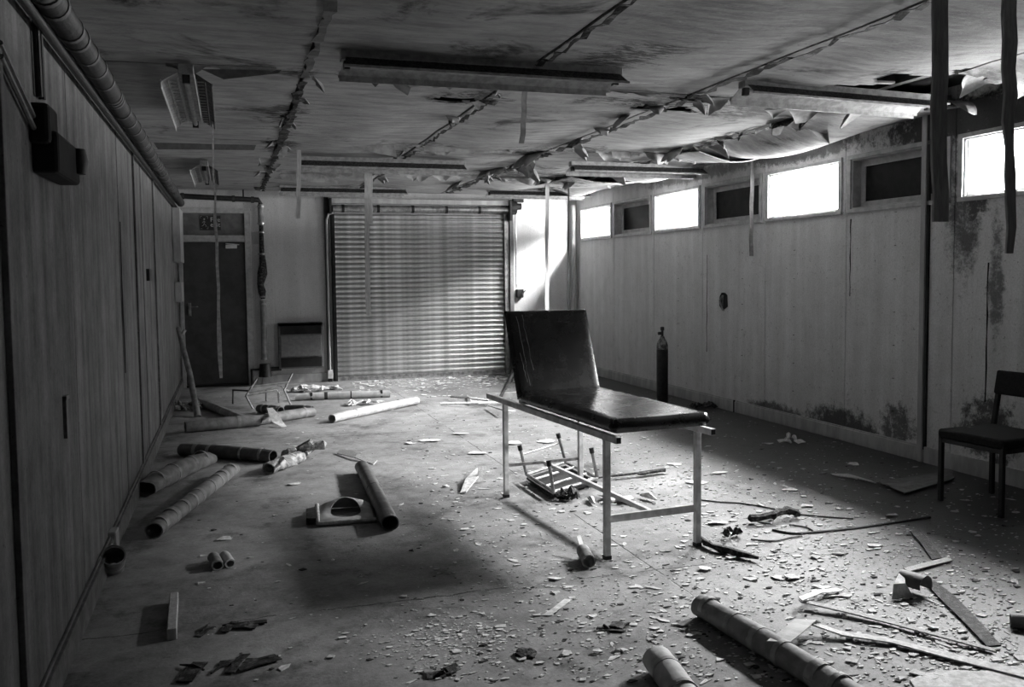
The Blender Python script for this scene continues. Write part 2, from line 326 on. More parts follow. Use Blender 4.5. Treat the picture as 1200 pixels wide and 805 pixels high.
# back wall
XS0, XS1, ZS = 1.44, 4.01, 2.52           # shutter opening
XD0, XD1 = -.60, .235
bw = MB(); yb0, yb1 = YB, YB+.16
bw.bb((XL-.3, yb0, 0), (XD0-.03, yb1, 3)); bw.bb((XD0-.03, yb0, 2.45), (XD1+.06, yb1, 3)); bw.bb((XD1+.06, yb0, 0), (XS0, yb1, 3))
bw.bb((XS0, yb0, 2.5), (XS1, yb1, 3)); bw.bb((XS1, yb0, 0), (XR+.3, yb1, 3)); bw.bb((XD0-.03, yb0+.12, 0), (XD1+.06, yb1, 2.45)); bw.bb((XS0, yb0+.15, 0), (XS1, yb1, 2.5))
wb = struct(bw.build('wall_back', M_WB))
MB().bb((XD1+.12, YB-.012, 0), (.60, YB-.0005, 1.95)).build('wall_panel', M_WB, wb, bevel=.003)
MB().bb((XD1+.1, YB-.016, 1.96), (.46, YB-.0005, 2.12)).build('wall_patch', M_TRIM, wb, bevel=.003)
struct(MB().bb((.42, YB-.03, 0), (1.33, YB-.0005, .13)).build('baseboard_back', M_TRIM, bevel=.004))
struct(MB().bb((4.2, YB-.03, 0), (XR, YB-.0005, .13)).build('baseboard_corner', M_TRIM, bevel=.004))
wf = struct(MB().bb((XL-.3, YF-.16, 0), (XR+.3, YF, 3)).build('wall_front', M_WB))
# fire door
d1 = setting('door_1')
m = MB(); m.bb((XD0-.03, YB-.03, 0), (XD0+.02, YB+.06, 2.45)); m.bb((XD1, YB-.03, 0), (XD1+.08, YB+.06, 2.45)); m.bb((XD0+.02, YB-.03, 2.38), (XD1, YB+.06, 2.45)); m.bb((XD0+.02, YB-.02, 1.99), (XD1, YB+.05, 2.08))
m.build('door_frame', M_FRAME, d1, bevel=.005)
leaf = MB().bb((XD0+.022, YB+.02, .03), (XD1-.002, YB+.055, 1.988)).build('door_leaf', M_DOOR, d1, bevel=.003)
MB().bb((XD0+.02, YB+.015, 2.08), (XD1, YB+.035, 2.38)).build('transom_panel', simple('transom_panel_paint', .10, .16, 8), d1)
m = MB().bb((XD0+.07, YB-.002, .98), (XD0+.11, YB+.019, 1.16)); m.bar((XD0+.09, YB-.035, 1.11), (XD0+.20, YB-.035, 1.11), .016); m.bar((XD0+.09, YB+.01, 1.11), (XD0+.09, YB-.035, 1.11), .014); m.build('door_handle', M_STEEL, d1, bevel=.003)
MB().bb((-.02, YB-.045, 1.90), (.13, YB+.019, 1.95)).bar((-.02, YB-.05, 1.965), (.16, YB-.05, 1.95), .014).build('door_closer', M_WHITE, d1, bevel=.003)
MB().bb((XD0+.02, YB-.01, 0), (XD1, YB+.06, .028)).build('threshold', M_BLACK, d1)
# fire exit sign
sg = thing('exit_sign', 'dark fire exit sign with running figure on panel above far door', 'sign', (-.21, YB+.012, 2.15))
MB().bb((-.135, -.004, 0), (.135, .004, .20)).build('sign_plate', simple('sign_green', .02, .035, 10, .5), sg, bevel=.001)
M_SIGNW = simple('sign_white', .45, .6, 20, .6)
def text(body, loc, size, mat, parent, name='lettering', rot=(math.pi/2, 0, 0)):
    c = bpy.data.curves.new(name, 'FONT'); c.body = body; c.size = size; c.extrude = .0008; c.materials.append(mat); c.space_line = .8
    t = bpy.data.objects.new(name+'_c', c); COL.objects.link(t)
    dg = bpy.context.evaluated_depsgraph_get(); me = bpy.data.meshes.new_from_object(t.evaluated_get(dg)); bpy.data.objects.remove(t)
    o = bpy.data.objects.new(name, me); COL.objects.link(o); o.location = loc; o.rotation_euler = rot; o.parent = parent; return o
text('Fire\nexit', (.0, -.006, .115), .085, M_SIGNW, sg)
m = MB(); yy = -.006
for p, q in (((-.125, 0, .185), (-.105, 0, .185)), ((-.125, 0, .185), (-.125, 0, .155)), ((-.03, 0, .185), (-.05, 0, .185)), ((-.03, 0, .185), (-.03, 0, .155)), ((-.125, 0, .02), (-.105, 0, .02)), ((-.03, 0, .02), (-.05, 0, .02)), ((-.03, 0, .02), (-.03, 0, .05)),
             ((-.08, 0, .13), (-.078, 0, .085)), ((-.078, 0, .085), (-.055, 0, .065)), ((-.055, 0, .065), (-.055, 0, .04)), ((-.078, 0, .085), (-.095, 0, .06)), ((-.095, 0, .06), (-.112, 0, .055)), ((-.08, 0, .12), (-.06, 0, .105)), ((-.08, 0, .12), (-.1, 0, .10))):
    m.bar((p[0], yy, p[2]), (q[0], yy, q[2]), .003, .009, up=(0, 1, 0))
m.lathe((-.076, yy, .14), [(.001, 0), (.01, .004), (.01, .012), (.001, .018)], 8); m.build('running_figure', M_SIGNW, sg)['kind'] = 'stuff'
# roller shutter
sh = thing('roller_shutter', 'corrugated metal roller shutter closed over the wide opening in the far wall', 'shutter', (2.72, YB, 0))
NS = 33; zs0, zs1 = .06, 2.40; hp = (zs1-zs0)/NS
slat = MB(); pr = [(0, 0), (-.010, hp*.12), (-.019, hp*.32), (-.021, hp*.5), (-.017, hp*.68), (-.008, hp*.85), (.004, hp*.92), (.004, hp*.98)]
fr_ = [(px_, pz) for px_, pz in pr]
W2 = (XS1-XS0)/2
base = 0
for sx in (-W2+.02, W2-.02):
    for a, b in fr_: slat.v.append(Vector((sx, a, b)))
n_ = len(fr_)
for i in range(n_-1): slat.f.append((i, i+1, n_+i+1, n_+i))
slat.sm = True
first = None
for i in range(NS):
    if first is None: first = slat.build('shutter_slat', M_SHUT, sh, solid=.002); o = first
    else: o = first.copy(); COL.objects.link(o)
    o.location = ((0, rnd(-.0015, .0015)+.03, zs0+i*hp)); o.rotation_euler = (0, rnd(-.0007, .0007), 0)
MB().bb((-W2+.01, .0, 0), (W2-.01, .045, .06)).bb((-W2+.01, -.02, 0), (W2-.01, .0, .012)).build('bottom_bar', M_STEEL, sh, bevel=.003)
for s_ in (-1, 1):
    MB().bb((s_*W2-.025, -.05, 0), (s_*W2+.025, -.012, 2.5)).bb((s_*W2+s_*.02-.008, -.05, 0), (s_*W2+s_*.02+.008, .06, 2.5)).build('guide_rail', M_BLACK if s_ < 0 else M_STEEL, sh, bevel=.002)
    MB().bb((s_*(W2+.085)-.03, -.06, 0), (s_*(W2+.085)+.03, -.0, 2.62)).build('side_post', M_BLACK if s_ < 0 else M_GREY, sh, bevel=.003)
MB().bb((-W2-.02, -.14, 2.53), (W2+.05, -.02, 2.60)).build('lintel_rail', M_TRIM, sh, bevel=.004)
MB().tube([(-W2, -.09, 2.46), (W2+.02, -.09, 2.46)], .05, 16).build('barrel', M_STEEL, sh)
for q in range(6): MB().tube([(-W2+.12+q*.5, -.09, 2.46), (-W2+.16+q*.5, -.09, 2.46)], .056, 14).build('barrel_clamp', M_BLACK, sh)
MB().bb((-W2-.05, -.15, 2.38), (-W2-.02, 0, 2.6)).build('end_plate', M_BLACK, sh)
MB().tube([(W2+.04, -.09, 2.50), (W2+.14, -.09, 2.50)], .105, 18).bb((W2+.02, -.2, 2.3), (W2+.05, .0, 2.6)).build('drive_housing', M_BLACK, sh)
MB().tube([(W2+.14, -.1, 2.52), (W2+.22, -.1, 2.52)], .05, 12).bb((W2+.1, -.12, 2.58), (W2+.26, -.05, 2.64)).build('motor', M_BLACK, sh)
MB().tube([(W2+.15, -.06, 2.4), (W2+.15, -.06, 1.3)], .012, 8).build('hand_chain', M_STEEL, sh)
# shutter control box
cb = thing('chain_box', 'small dark control box beside the right edge of the roller shutter', 'box', (4.21, YB, 1.15))
MB().bb((-.05, -.07, 0), (.06, -.001, .13)).build('box_body', M_BLACK, cb, bevel=.01)
MB().tube([(.03, -.08, .05), (.09, -.09, .12), (.06, -.08, .16)], .012, 8).build('lever', M_STEEL, cb)
# conduit pipes at the back
c_ = thing('conduit', 'thin white conduit running up the wall beside the left shutter post', 'pipe', (1.345, YB-.08, 0))
MB().tube([(0, 0, 0.14), (0, 0, 2.3), (.03, 0, 2.38), (.1, 0, 2.4)], .017, 10).build('pipe', M_TRIM, c_)
MB().bb((-.03, -.02, .05), (.04, .05, .17)).build('junction_box', M_WHITE, c_, bevel=.005)
cp = tag(MB().tube([U(672, 240, Y=12.8), U(673, 350, Y=12.8), (4.93, 12.8, .02)], .035, 12).build('corner_pipe', M_TRIM), 'painted pipe standing in the far right corner of the room', 'pipe')
# lagged drain pipe with bands by the door
dp = thing('wall_pipe', 'battered vertical pipe with bright clips right of the far door', 'pipe', (.455, YB-.09, 0))
MB().tube([(0, 0, z_) for z_ in (.36, .6, 1.1, 1.18)], .043, 14).build('lower_pipe', M_TUBE, dp)
MB().tube([(0, 0, 1.2), (-.01, 0, 1.3), (-.03, 0, 1.4), (.0, 0, 1.55), (.01, 0, 1.68), (0, 0, 1.85), (0, 0, 2.2), (0, 0, 2.48)], .03, 12, rads=[.03, .055, .045, .07, .05, .035, .03, .035]).build('torn_lagging', M_JUNK, dp)
MB().tube([(0, 0, 2.22), (0, 0, 2.5)], .04, 12).build('upper_pipe', M_TUBE, dp)
for z_ in (.37, 1.13, 1.23, 1.82, 2.12, 2.24, 2.47): MB().tube([(0, 0, z_-.012), (0, 0, z_+.012)], .049, 14).build('pipe_clip', M_STEEL, dp)
MB().tube([(0, -.02, .30), (.0, -.02, .12)], .10, 14, rads=[.07, .09]).tube([(0, 0, .22), (-.18, 0, .22), (-.18, 0, -.0)], .02, 8).build('valve', M_BLACK, dp)
MB().tube([(.05, 0, .22), (.22, .02, .22)], .03, 8).build('branch', M_BLACK, dp)
hp_ = thing('header_pipe', 'dark horizontal pipe above the far door joining the wall pipe', 'pipe', (-.6, YB-.11, 2.56))
MB().tube([(0, 0, .04), (1.03, 0, 0), (1.055, .02, -.06)], .035, 12).build('pipe', M_BLACK, hp_)
for x_ in (.05, .7, .95): MB().tube([(x_-.02, 0, .04-x_*.04), (x_+.02, 0, .04-x_*.04)], .045, 12).build('collar', M_PIPE, hp_)
MB().bar((.83, 0, .02), (.83, 0, .17), .02).build('hanger', M_BLACK, hp_)
# wall heater box
ht = thing('wall_heater', 'grey boxy wall heater with dark slots, mounted low between door and shutter', 'heater', (.95, YB, .22))
MB().bb((-.305, -.13, 0), (.305, -.0005, .64)).build('casing', M_GREY, ht, bevel=.008)
MB().bb((-.28, -.15, .17), (.28, -.131, .46)).build('front_panel', simple('heater_front', .13, .17, 30), ht, bevel=.006)
for z_ in (.02, .48): MB().bb((-.28, -.134, z_), (.28, -.1305, z_+.13)).build('grille', M_VOID, ht)
m = MB()
for q in range(5): m.bb((-.3, -.15, .60+q*.0), (.3, -.13, .635))
m.build('top_edge', M_STEEL, ht)
# items on the left wall
bx = thing('wall_box', 'black electrical box with two conduits high on the left wall', 'box', (XL, 3.8, 1.88))
MB().bb((.0, -.26, -.0), (.09, .22, .15)).bb((0, -.3, .1), (.07, -.12, .24)).build('box_body', M_VOID, bx, bevel=.015)
MB().tube([(.02, -.17, .28), (.02, -.19, .62)], .013, 8).tube([(.02, -.12, .28), (.02, -.13, .62)], .013, 8).build('conduit', M_BLACK, bx)
MB().tube([(.02, -.2, .18), (.02, -.3, .19), (.02, -.75, .33)], .01, 8).tube([(.02, -.2, .14), (.02, -.3, .15), (.02, -.75, .29)], .01, 8).build('cable', M_GREY, bx)
MB().lathe((.09, .16, .09), [(.03, -.05), (.04, 0), (.03, .05)], 10).build('socket', M_BLACK, bx)
o = MB().bb((XL, 3.93, .86), (XL+.018, 3.96, 1.03)).bb((XL, 3.93, 1.015), (XL+.02, 4.0, 1.03)).build('wall_bracket', M_GREY); tag(o, 'small angled bracket stub fixed low on the left wall', 'bracket')
o = MB().bb((XL, 8.0, 1.48), (XL+.03, 8.2, 1.58)).build('wall_switch', M_BLACK, bevel=.004); tag(o, 'small dark switch plate halfway along the left wall', 'switch')
o = MB().bb((XL+.008, 11.9, 2.45-.75), (XL+.1, 12.7, 2.38)).build('meter_cabinet', M_TRIM, bevel=.006); tag(o, 'pale cabinet on left wall beside the far door', 'cabinet')
o = MB().bb((XL+.008, 12.0, 1.2), (XL+.09, 12.6, 1.45)).build('small_cabinet', M_TRIM, bevel=.006); tag(o, 'small pale box on the left wall below the pale cabinet', 'box')
# top left duct
pp = thing('ceiling_pipe', 'long dark lagged pipe with bands along the top of the left wall', 'pipe', (-.575, 0, 2.5))
MB().tube([(0, q, .006*math.sin(q*3)) for q in [YF+.05+i*.6 for i in range(23)]+[12.75]], .052, 16).build('pipe', M_PIPE, pp)
yb_ = 3.0; bandm = None
for q in range(40):
    yb_ += random.choice((.06, .16, .28, .34))
    if yb_ > 12.6: break
    MB().tube([(0, yb_, .006*math.sin(yb_*3)), (0, yb_+.035, .006*math.sin(yb_*3))], .056, 16).build('pipe_band', M_GREY, pp)
MB().tube([(-.035, YF+.1, -.09), (-.035, 12.6, -.09)], .018, 10).build('lower_pipe', M_BLACK, pp)
# hole in the right wall
so = thing('socket_hole', 'ragged dark socket hole with loose wires in the right wall', 'hole', (XR-.001, 8.57, 1.19))
m = MB(); m.poly([(0, .09*math.cos(t/12*6.283)*rnd(.7, 1.1), .11*math.sin(t/12*6.283)*rnd(.8, 1.15)) for t in range(12)], .003, (-1, 0, 0)); m.build('cavity', M_VOID, so)
m = MB()
for q in range(4): m.tube([(-.005, rnd(-.04, .04), .06), (-.03, rnd(-.05, .05), 0), (-.012, rnd(-.06, .02), -.11), (-.02, rnd(-.02, .06), -.07)], .004, 6)
m.build('wire', M_STEEL, so)
# ------------------------------------------------------------------ ceiling
ce = struct(MB().bb((XL-.3, YF-.3, HC+.16), (XR+.3, YB+.3, HC+.3)).build('ceiling', M_VOID))
XJ = [XL, .46, 1.70, 3.0, 4.25, XR]; YJ = [YF, 2.6, 5.43, 8.2, 10.5, YB]
def hole_keep(hx, hy, rx, ry):
    return lambda X, Y: ((X-hx)/rx)**2+((Y-hy)/ry)**2 > 1+.9*noise.noise(Vector((X*5, Y*5, 3)))
holes = [(4.72, 4.80, 1.0, .46), (3.4, 5.52, .5, .06), (1.5, 5.95, .14, .10), (3.05, 5.9, .3, .10)]
def czz(i, j, u, v, X, Y):
    sag = [0, .01, .015, .02, .05][i]*[0.5, 1, 1, 1.3, 1.5][j]
    z_ = HC-sag*math.sin(math.pi*u)**2*math.sin(math.pi*v)**2*1.5-.008*noise.noise(Vector((X*1.7, Y*1.7, 0)))
    if i == 4 and j in (2, 3): z_ -= .10*math.sin(math.pi*min(1, u*.9))**1*(math.sin(math.pi*v)**.7) if j == 2 else .05*math.sin(math.pi*u)*math.sin(math.pi*v)
    if j == 2 and i in (1, 2): z_ -= .03*v**4*math.sin(math.pi*u)**2
    if j == 2: z_ -= .03*(1-v)**3*0
    return z_
for i in range(5):
    for j in range(5):
        x0, x1, y0, y1 = XJ[i]+.012, XJ[i+1]-.012, YJ[j]+.012, YJ[j+1]-.012; nu, nv = (10, 16)
        if (i in (1, 3, 4, 2)) and j in (1, 2): nu, nv = 36, 72
        def fn(u, v):
            X = x0+(x1-x0)*u; Y = y0+(y1-y0)*v
            if v in (0, 1): Y += .012*noise.noise(Vector((X*6, Y, 1)))*(1 if 0 < u < 1 else 0)
            z_ = czz(i, j, u, v, X, Y)
            for hx, hy, rx, ry in holes:
                d = ((X-hx)/(rx*1.5))**2+((Y-hy)/(ry*1.5))**2
                if d < 1: z_ -= .025*(1-d)
            return (X, Y, z_)
        def keep(u, v):
            X = x0+(x1-x0)*u; Y = y0+(y1-y0)*v
            return all(hole_keep(*h)(X, Y) for h in holes)
        m = MB().grid(fn, nu, nv, keep=keep); m.sm = True
        m.build('ceiling_board', M_CE, ce, solid=.012)
# battens seen in the gaps
for x_ in XJ[1:-1]: MB().bb((x_-.03, YF, HC+.02), (x_+.03, YB, HC+.09)).build('batten', simple('gap_batten', .05, .12, 10), ce)
for y_ in YJ[1:-1]: MB().bb((XL, y_-.04, HC+.02), (XR, y_+.04, HC+.09)).build('batten', bpy.data.materials['gap_batten'], ce)
# half torn joint tape hanging just under the longitudinal joints
def joint_tape(x_, y0, y1, mat, w, seed, drop=.02):
    random.seed(seed); w *= .62; n = int((y1-y0)/.07)+2; P = []; Wd = []
    for q in range(n):
        y_ = y0+(y1-y0)*q/(n-1); P.append((x_+rnd(-.01, .01), y_, HC-drop-abs(rnd(0, .03)))); Wd.append(w*random.choice((.3, .6, .8, 1., 1.4)))
    return MB().strip(P, w, (1, 0, 0), .003, Wd).build('joint_tape', mat, ce)
joint_tape(.47, 5.5, 12.6, M_JUNK, .09, 1); joint_tape(.46, 3.2, 5.4, M_GREY, .07, 2, .015)
joint_tape(1.70, 3.2, 4.9, M_JUNK, .06, 3); joint_tape(1.72, 5.8, 8.1, M_JUNK, .05, 4); joint_tape(1.72, 8.3, 12.4, M_JUNK, .08, 5)
joint_tape(2.99, 3.2, 5.4, M_JUNK, .09, 6); joint_tape(3.02, 5.5, 8.0, M_JUNK, .12, 7); joint_tape(3.02, 8.2, 12.4, M_JUNK, .14, 8)
joint_tape(4.25, 6.1, 8.0, M_JUNK, .08, 9); joint_tape(4.25, 8.3, 12.4, M_JUNK, .10, 10)
random.seed(21)
def flap(x_, y_, ang, L, w, curl=1.2, mat=M_PAPER, nseg=7, z0=None):
    """paper peeling off the ceiling: fixed along one edge, curling down, with a torn free edge"""
    d = Vector((math.cos(ang), math.sin(ang), 0)); s_ = Vector((-d.y, d.x, 0)); sd = rnd(0, 99); nv = max(4, int(w/.035))
    def fn(u, v):
        q = noise.noise(Vector((v*w*7, sd, 0))); q2 = noise.noise(Vector((v*w*26, sd, 4)))
        Lv = L*max(.08, .55+.9*q+.35*q2)*min(1, .35+3*min(v, 1-v)); p = Vector((x_, y_, (z0 or HC)-.008))+s_*w*(v-.5); a = .0; st = Lv*u/5
        for _ in range(5):
            p = p+(d*math.cos(a)-Vector((0, 0, math.sin(a))))*st; a += curl*(.7+.5*v)*u/5
        return p
    m = MB().grid(fn, nseg, nv); m.sm = True
    return m.build('peeling_paper', mat, ce, solid=.003)
for (x_, y_, a, L, w, c_) in [(.52, 5.55, 0, .16, .1, 2), (.5, 6.2, .1, .1, .08, 2), (.5, 7.2, 0, .1, .1, 2.2), (.42, 8.3, 3.1, .1, .2, 1.7), (.52, 8.5, 0, .12, .2, 1.8), (.42, 9.5, 3.1, .12, .25, 1.6), (.4, 10.6, 3.1, .16, .3, 1.6),
        (1.2, 5.35, 1.6, .14, .5, 1.5), (.0, 5.36, 1.5, .12, .6, 1.2), (1.35, 8.1, 1.57, .15, .9, 1.), (2.25, 8.1, 1.5, .16, .9, 1.3), (1.0, 10.4, 1.5, .22, .8, 1.4), (2.4, 10.4, 1.6, .2, .9, 1.4), (1.66, 8.6, 3, .14, .2, 2), (1.66, 10., 3.2, .2, .4, 2), (1.78, 10.8, 0, .2, .4, 2.2), (1.7, 11.5, -.4, .26, .3, 1.8),
        (3.1, 5.5, -.3, .2, .4, 2), (2.94, 6.3, 3.0, .16, .25, 1.8), (3.05, 7.7, -.2, .32, .28, 1.9), (2.95, 8.4, 3.3, .3, .4, 1.9), (3.06, 9.2, .2, .34, .4, 2.0), (2.92, 9.8, 3.4, .3, .5, 1.9), (3.1, 10.6, .1, .28, .5, 2.1), (2.9, 11.3, 3.1, .3, .4, 1.8), (3.5, 10.5, -1.6, .2, .8, 1.8), (3.7, 8.1, 1.6, .25, .5, 1.6), (4.1, 8.1, -1.5, .22, .3, 2.2), (4.5, 8.15, -1.6, .26, .5, 1.9),
        (4.2, 7.8, 3.0, .3, .3, 1.9), (4.3, 7.4, .1, .26, .25, 2.0), (4.15, 9.0, 3.2, .25, .4, 1.8), (4.3, 9.6, .2, .28, .4, 2.), (4.2, 10.5, 3.0, .26, .5, 1.9), (4.7, 10.4, 1.6, .24, .7, 1.5), (4.4, 6.1, .4, .28, .3, 1.9), (4.0, 5.7, 1.2, .3, .4, 1.7), (4.45, 5.5, 2, .35, .25, 1.8), (3.3, 5.45, 1.4, .2, .4, 1.8), (2.6, 5.45, -1.5, .12, .4, 1.2),
        (4.5, 4.4, 1.5, .25, .3, 1.4), (4.9, 4.4, 1.7, .3, .25, 1.5), (4.3, 5.1, -1.6, .2, .2, 1.6), (5.0, 5.15, -1.6, .35, .2, 1.9), (4.7, 5.2, -1.5, .25, .15, 1.9)]:
    flap(x_, y_, a, L, w, c_)
for q in range(60):      # small torn scraps along the long joints, more towards the windows
    x_ = random.choice((.46, 1.7, 3.0, 3.0, 4.25, 4.25)); y_ = rnd(5.5, 12.4)
    flap(x_+rnd(-.06, .06), y_, rnd(0, 6.28), rnd(.06, .17), rnd(.05, .2), rnd(1.6, 2.8), random.choice((M_PAPER, M_PAPER, M_JUNK)), 5)
# bowed sheet falling near the windows
def bowed(x0, x1, y0, y1, drop, name='sagging_board'):
    def fn(u, v):
        X = x0+(x1-x0)*u; Y = y0+(y1-y0)*v
        return (X, Y, HC-.02-drop*math.sin(math.pi*min(1, .12+u*.88))*(1-.75*v)-.012*noise.noise(Vector((X*3, Y*3, 5))))
    m = MB().grid(fn, 14, 12); m.sm = True; return m.build(name, M_CE, ce, solid=.01)
bowed(4.22, 5.15, 7.45, 8.35, .14); bowed(3.9, 5.15, 9.9, 11.2, .10)
# folded-down paper edges along the cross joints
def hang_poly(pts, Y, mat=M_PAPER): MB().poly([U(a, b, Y=Y) for a, b in pts], .003, (0, 1, 0)).build('folded_paper', mat, ce)
hang_poly([(498, 168), (560, 170), (600, 171), (600, 180), (560, 179), (497, 177)], 8.15)
hang_poly([(396, 166), (430, 168), (462, 170), (465, 184), (440, 179)], 8.12)
hang_poly([(430, 92), (449, 93), (440, 102)], 5.42, M_GREY); hang_poly([(455, 93), (485, 94), (478, 112), (464, 103)], 5.42)
hang_poly([(716, 175), (741, 176), (738, 185), (718, 184)], 8.1); hang_poly([(686, 171), (712, 174), (714, 180)], 8.12)
hang_poly([(327, 204), (372, 203), (397, 211), (395, 216), (330, 210)], 10.45); hang_poly([(330, 172), (338, 171), (336, 181), (331, 186)], 8.1)
hang_poly([(236, 56+25), (330, 82), (326, 86), (262, 93)], 5.38, M_GREY); hang_poly([(180, 167), (300, 170), (298, 176), (185, 175)], 8.15, M_GREY)
# ------------------------------------------------------------------ light fittings
def fitting(label, cx, cy, L, ang, drop=0., tilt=0., perforated=False, spine_mat=M_REFL):
    t = thing('fluorescent_light', label, 'ceiling light', (cx, cy, HC-.005-drop), ang, 'strip lights on the ceiling'); t.rotation_euler = (0, tilt, ang)
    h = L/2
    MB().bb((-h, -.04, -.055), (h, .04, 0)).build('spine', spine_mat, t, bevel=.003)
    for s_ in (-1, 1):
        pts = [(-h+.02, s_*.045, -.045), (h-.02, s_*.045, -.045), (h-.005, s_*.135, -.105), (-h+.005, s_*.135, -.105)]
        m = MB().poly(pts, .003); m.build('reflector_wing', M_RUST if s_ < 0 else M_REFL, t)
        if s_ > 0: MB().bb((-h+.005, .13, -.135), (h-.03, .136, -.085)).build('reflector_skirt', M_REFL, t)
        MB().bar((-h, s_*.137, -.108), (h, s_*.137, -.108), .008, .014).build('wing_lip', M_REFL, t)
        if perforated:
            m = MB(); n = 16
            for q in range(n):
                xx = -h+.1+q*(L-.2)/(n-1); m.bb((xx-.008, s_*.075-.022, -.076), (xx+.008, s_*.075+.022, -.072))
            m.bar((-h+.05, s_*.052, -.072), (h-.05, s_*.052, -.072), .005); m.bar((-h+.05, s_*.1, -.085), (h-.05, s_*.1, -.085), .005)
            m.build('slotted_louvre', M_REFL, t)
    MB().tube([(-h+.05, 0, -.075), (h-.05, 0, -.075)], .016, 10).build('tube', M_REFL, t)
    for s_ in (-1, 1): MB().bb((s_*(h-.03)-.015, -.02, -.1), (s_*(h-.03)+.015, .02, -.05)).build('lamp_holder', M_BLACK, t)
    return t
fitting('long trough strip light nearest the camera at top centre of ceiling', 1.415, 4.86, 1.62, -.0, .0)
fitting('trough strip light with torn end beside the black hole near the windows', 3.86, 4.98, 1.48, .0, .0, .02)
fitting('strip light in second row, left of centre, half covered by a fallen paper flap', 1.52, 8.95, 1.66, .0, .03)
fitting('strip light in second row on the window side among hanging scraps', 4.2, 8.72, 1.55, .0, .03)
fitting('farthest strip light on the left, just in front of the shutter', 1.5, 12.0, 1.66, 0, .0)
fitting('farthest strip light right of the shutter top', 4.2, 11.9, 1.5, 0, .0)
fitting('strip light with slotted louvres pointing lengthways near the left wall', -.19, 6.1, 1.6, math.pi/2, .02, 0, True)
fitting('small looking strip light pointing lengthways above the far door', -.2, 10.3, 1.5, math.pi/2, .02, 0, True)
# ------------------------------------------------------------------ hanging strips
def lath(name, label, pts, w, mat, cat='strip', t=.006, side=(1, 0, 0), group=None, widths=None):
    o = MB().strip(pts, w, side, t, widths).build(name, mat, origin=pts[0]); return tag(o, label, cat, group)
def down(px, py0, py1, Y, w, n=8, px1=None, wob=.006):
    a = U(px, py0, Y=Y); a.z = HC-.004; b = U(px if px1 is None else px1, py1, Y=Y); out = []
    for q in range(n+1):
        t = q/n; p = a.lerp(b, t); out.append(p+Vector((rnd(-wob, wob), rnd(-wob, wob), 0) if 0 < q else (0, 0, 0)))
    return out
pts = down(248, 118, 443, 6.6, .01, 12, 259); lath('dangling_string', 'thin pale cord hanging from the ceiling in front of the far door', pts, .02, M_CHIP, 'string', .008, widths=[.012]*5+[.02]*5+[.03]*2+[.02])
lath('hanging_strip', 'short pale strip hanging between the far door and the shutter', down(350, 172, 256, 8.7, .05), .04, M_WOOD)
lath('hanging_strip', 'long pale lath hanging in front of the roller shutter', down(430, 214, 370, 9.6, .05, 8, 432), .055, M_WOOD)
lath('hanging_strip', 'shorter lath doubled beside the long one before the shutter', down(435, 216, 262, 9.75, .03), .035, M_WOOD)
lath('hanging_strip', 'short lath hanging under the nearest long strip light', down(615, 92, 168, 5.6, .04, 5, 612), .035, M_PAPER)
lath('hanging_strip', 'pale lath hanging to behind the couch backrest, right of the shutter', down(641, 222, 372, 10.6, .04), .05, M_TRIM)
lath('hanging_rod', 'thin dark rod hanging in the far right corner', down(666, 207, 372, 10.3, .02), .02, M_BLACK, 'rod')
lath('hanging_strip', 'thin lath hanging in front of the fourth window', down(882, 181, 300, 7.9, .03, 6, 880), .045, M_GREY)
lath('hanging_strip', 'wide dark lath hanging at right, left one of the two near the camera', down(1102, -40, 260, 3.1, .06, 8), .078, M_DLATH, t=.012)
lath('hanging_strip', 'wide twisted dark lath hanging nearest the right edge', down(1184, -40, 297, 3.05, .06, 10, 1182, .008), .05, M_DLATH, t=.012, widths=[.07, .075, .075, .07, .07, .06, .04, .055, .05, .045, .035])
# ------------------------------------------------------------------ the couch
cu = thing('treatment_couch', 'black padded examination couch on white metal legs with raised backrest', 'couch', (1.86, 4.24, 0), math.radians(4.5))
zr = .635
for (x_, y_) in ((0, 0), (.56, 0), (0, 1.43), (.56, 1.43)): MB().bb((x_-.016, y_-.016, 0.008), (x_+.016, y_+.016, zr)).build('leg', M_WHITE, cu, bevel=.002)
for (x_, y_) in ((0, 0), (.56, 0), (0, 1.43), (.56, 1.43)): MB().bb((x_-.018, y_-.018, 0), (x_+.018, y_+.018, 0.02)).build('foot_cap', M_BLACK, cu)
for x_ in (-.005, .565):
    MB().bb((x_-.015, -.14, zr), (x_+.015, 1.74, zr+.035)).build('side_rail', M_WHITE, cu, bevel=.002)
    MB().bb((x_-.013, -.142, zr+.003), (x_+.013, -.139, zr+.032)).build('rail_end', M_BLACK, cu)
MB().bb((.01, 1.70, zr), (.55, 1.735, zr+.035)).build('head_rail', M_WHITE, cu, bevel=.002)
MB().bb((.01, 0, .19), (.55, .02, .23)).build('stretcher', M_WHITE, cu, bevel=.002)
MB().bb((.01, 1.425, .205), (.55, 1.445, .225)).build('stretcher', M_STEEL, cu, bevel=.002)
MB().bb((.27, .02, .2), (.295, 1.42, .225)).build('long_stretcher', M_WHITE, cu, bevel=.002)
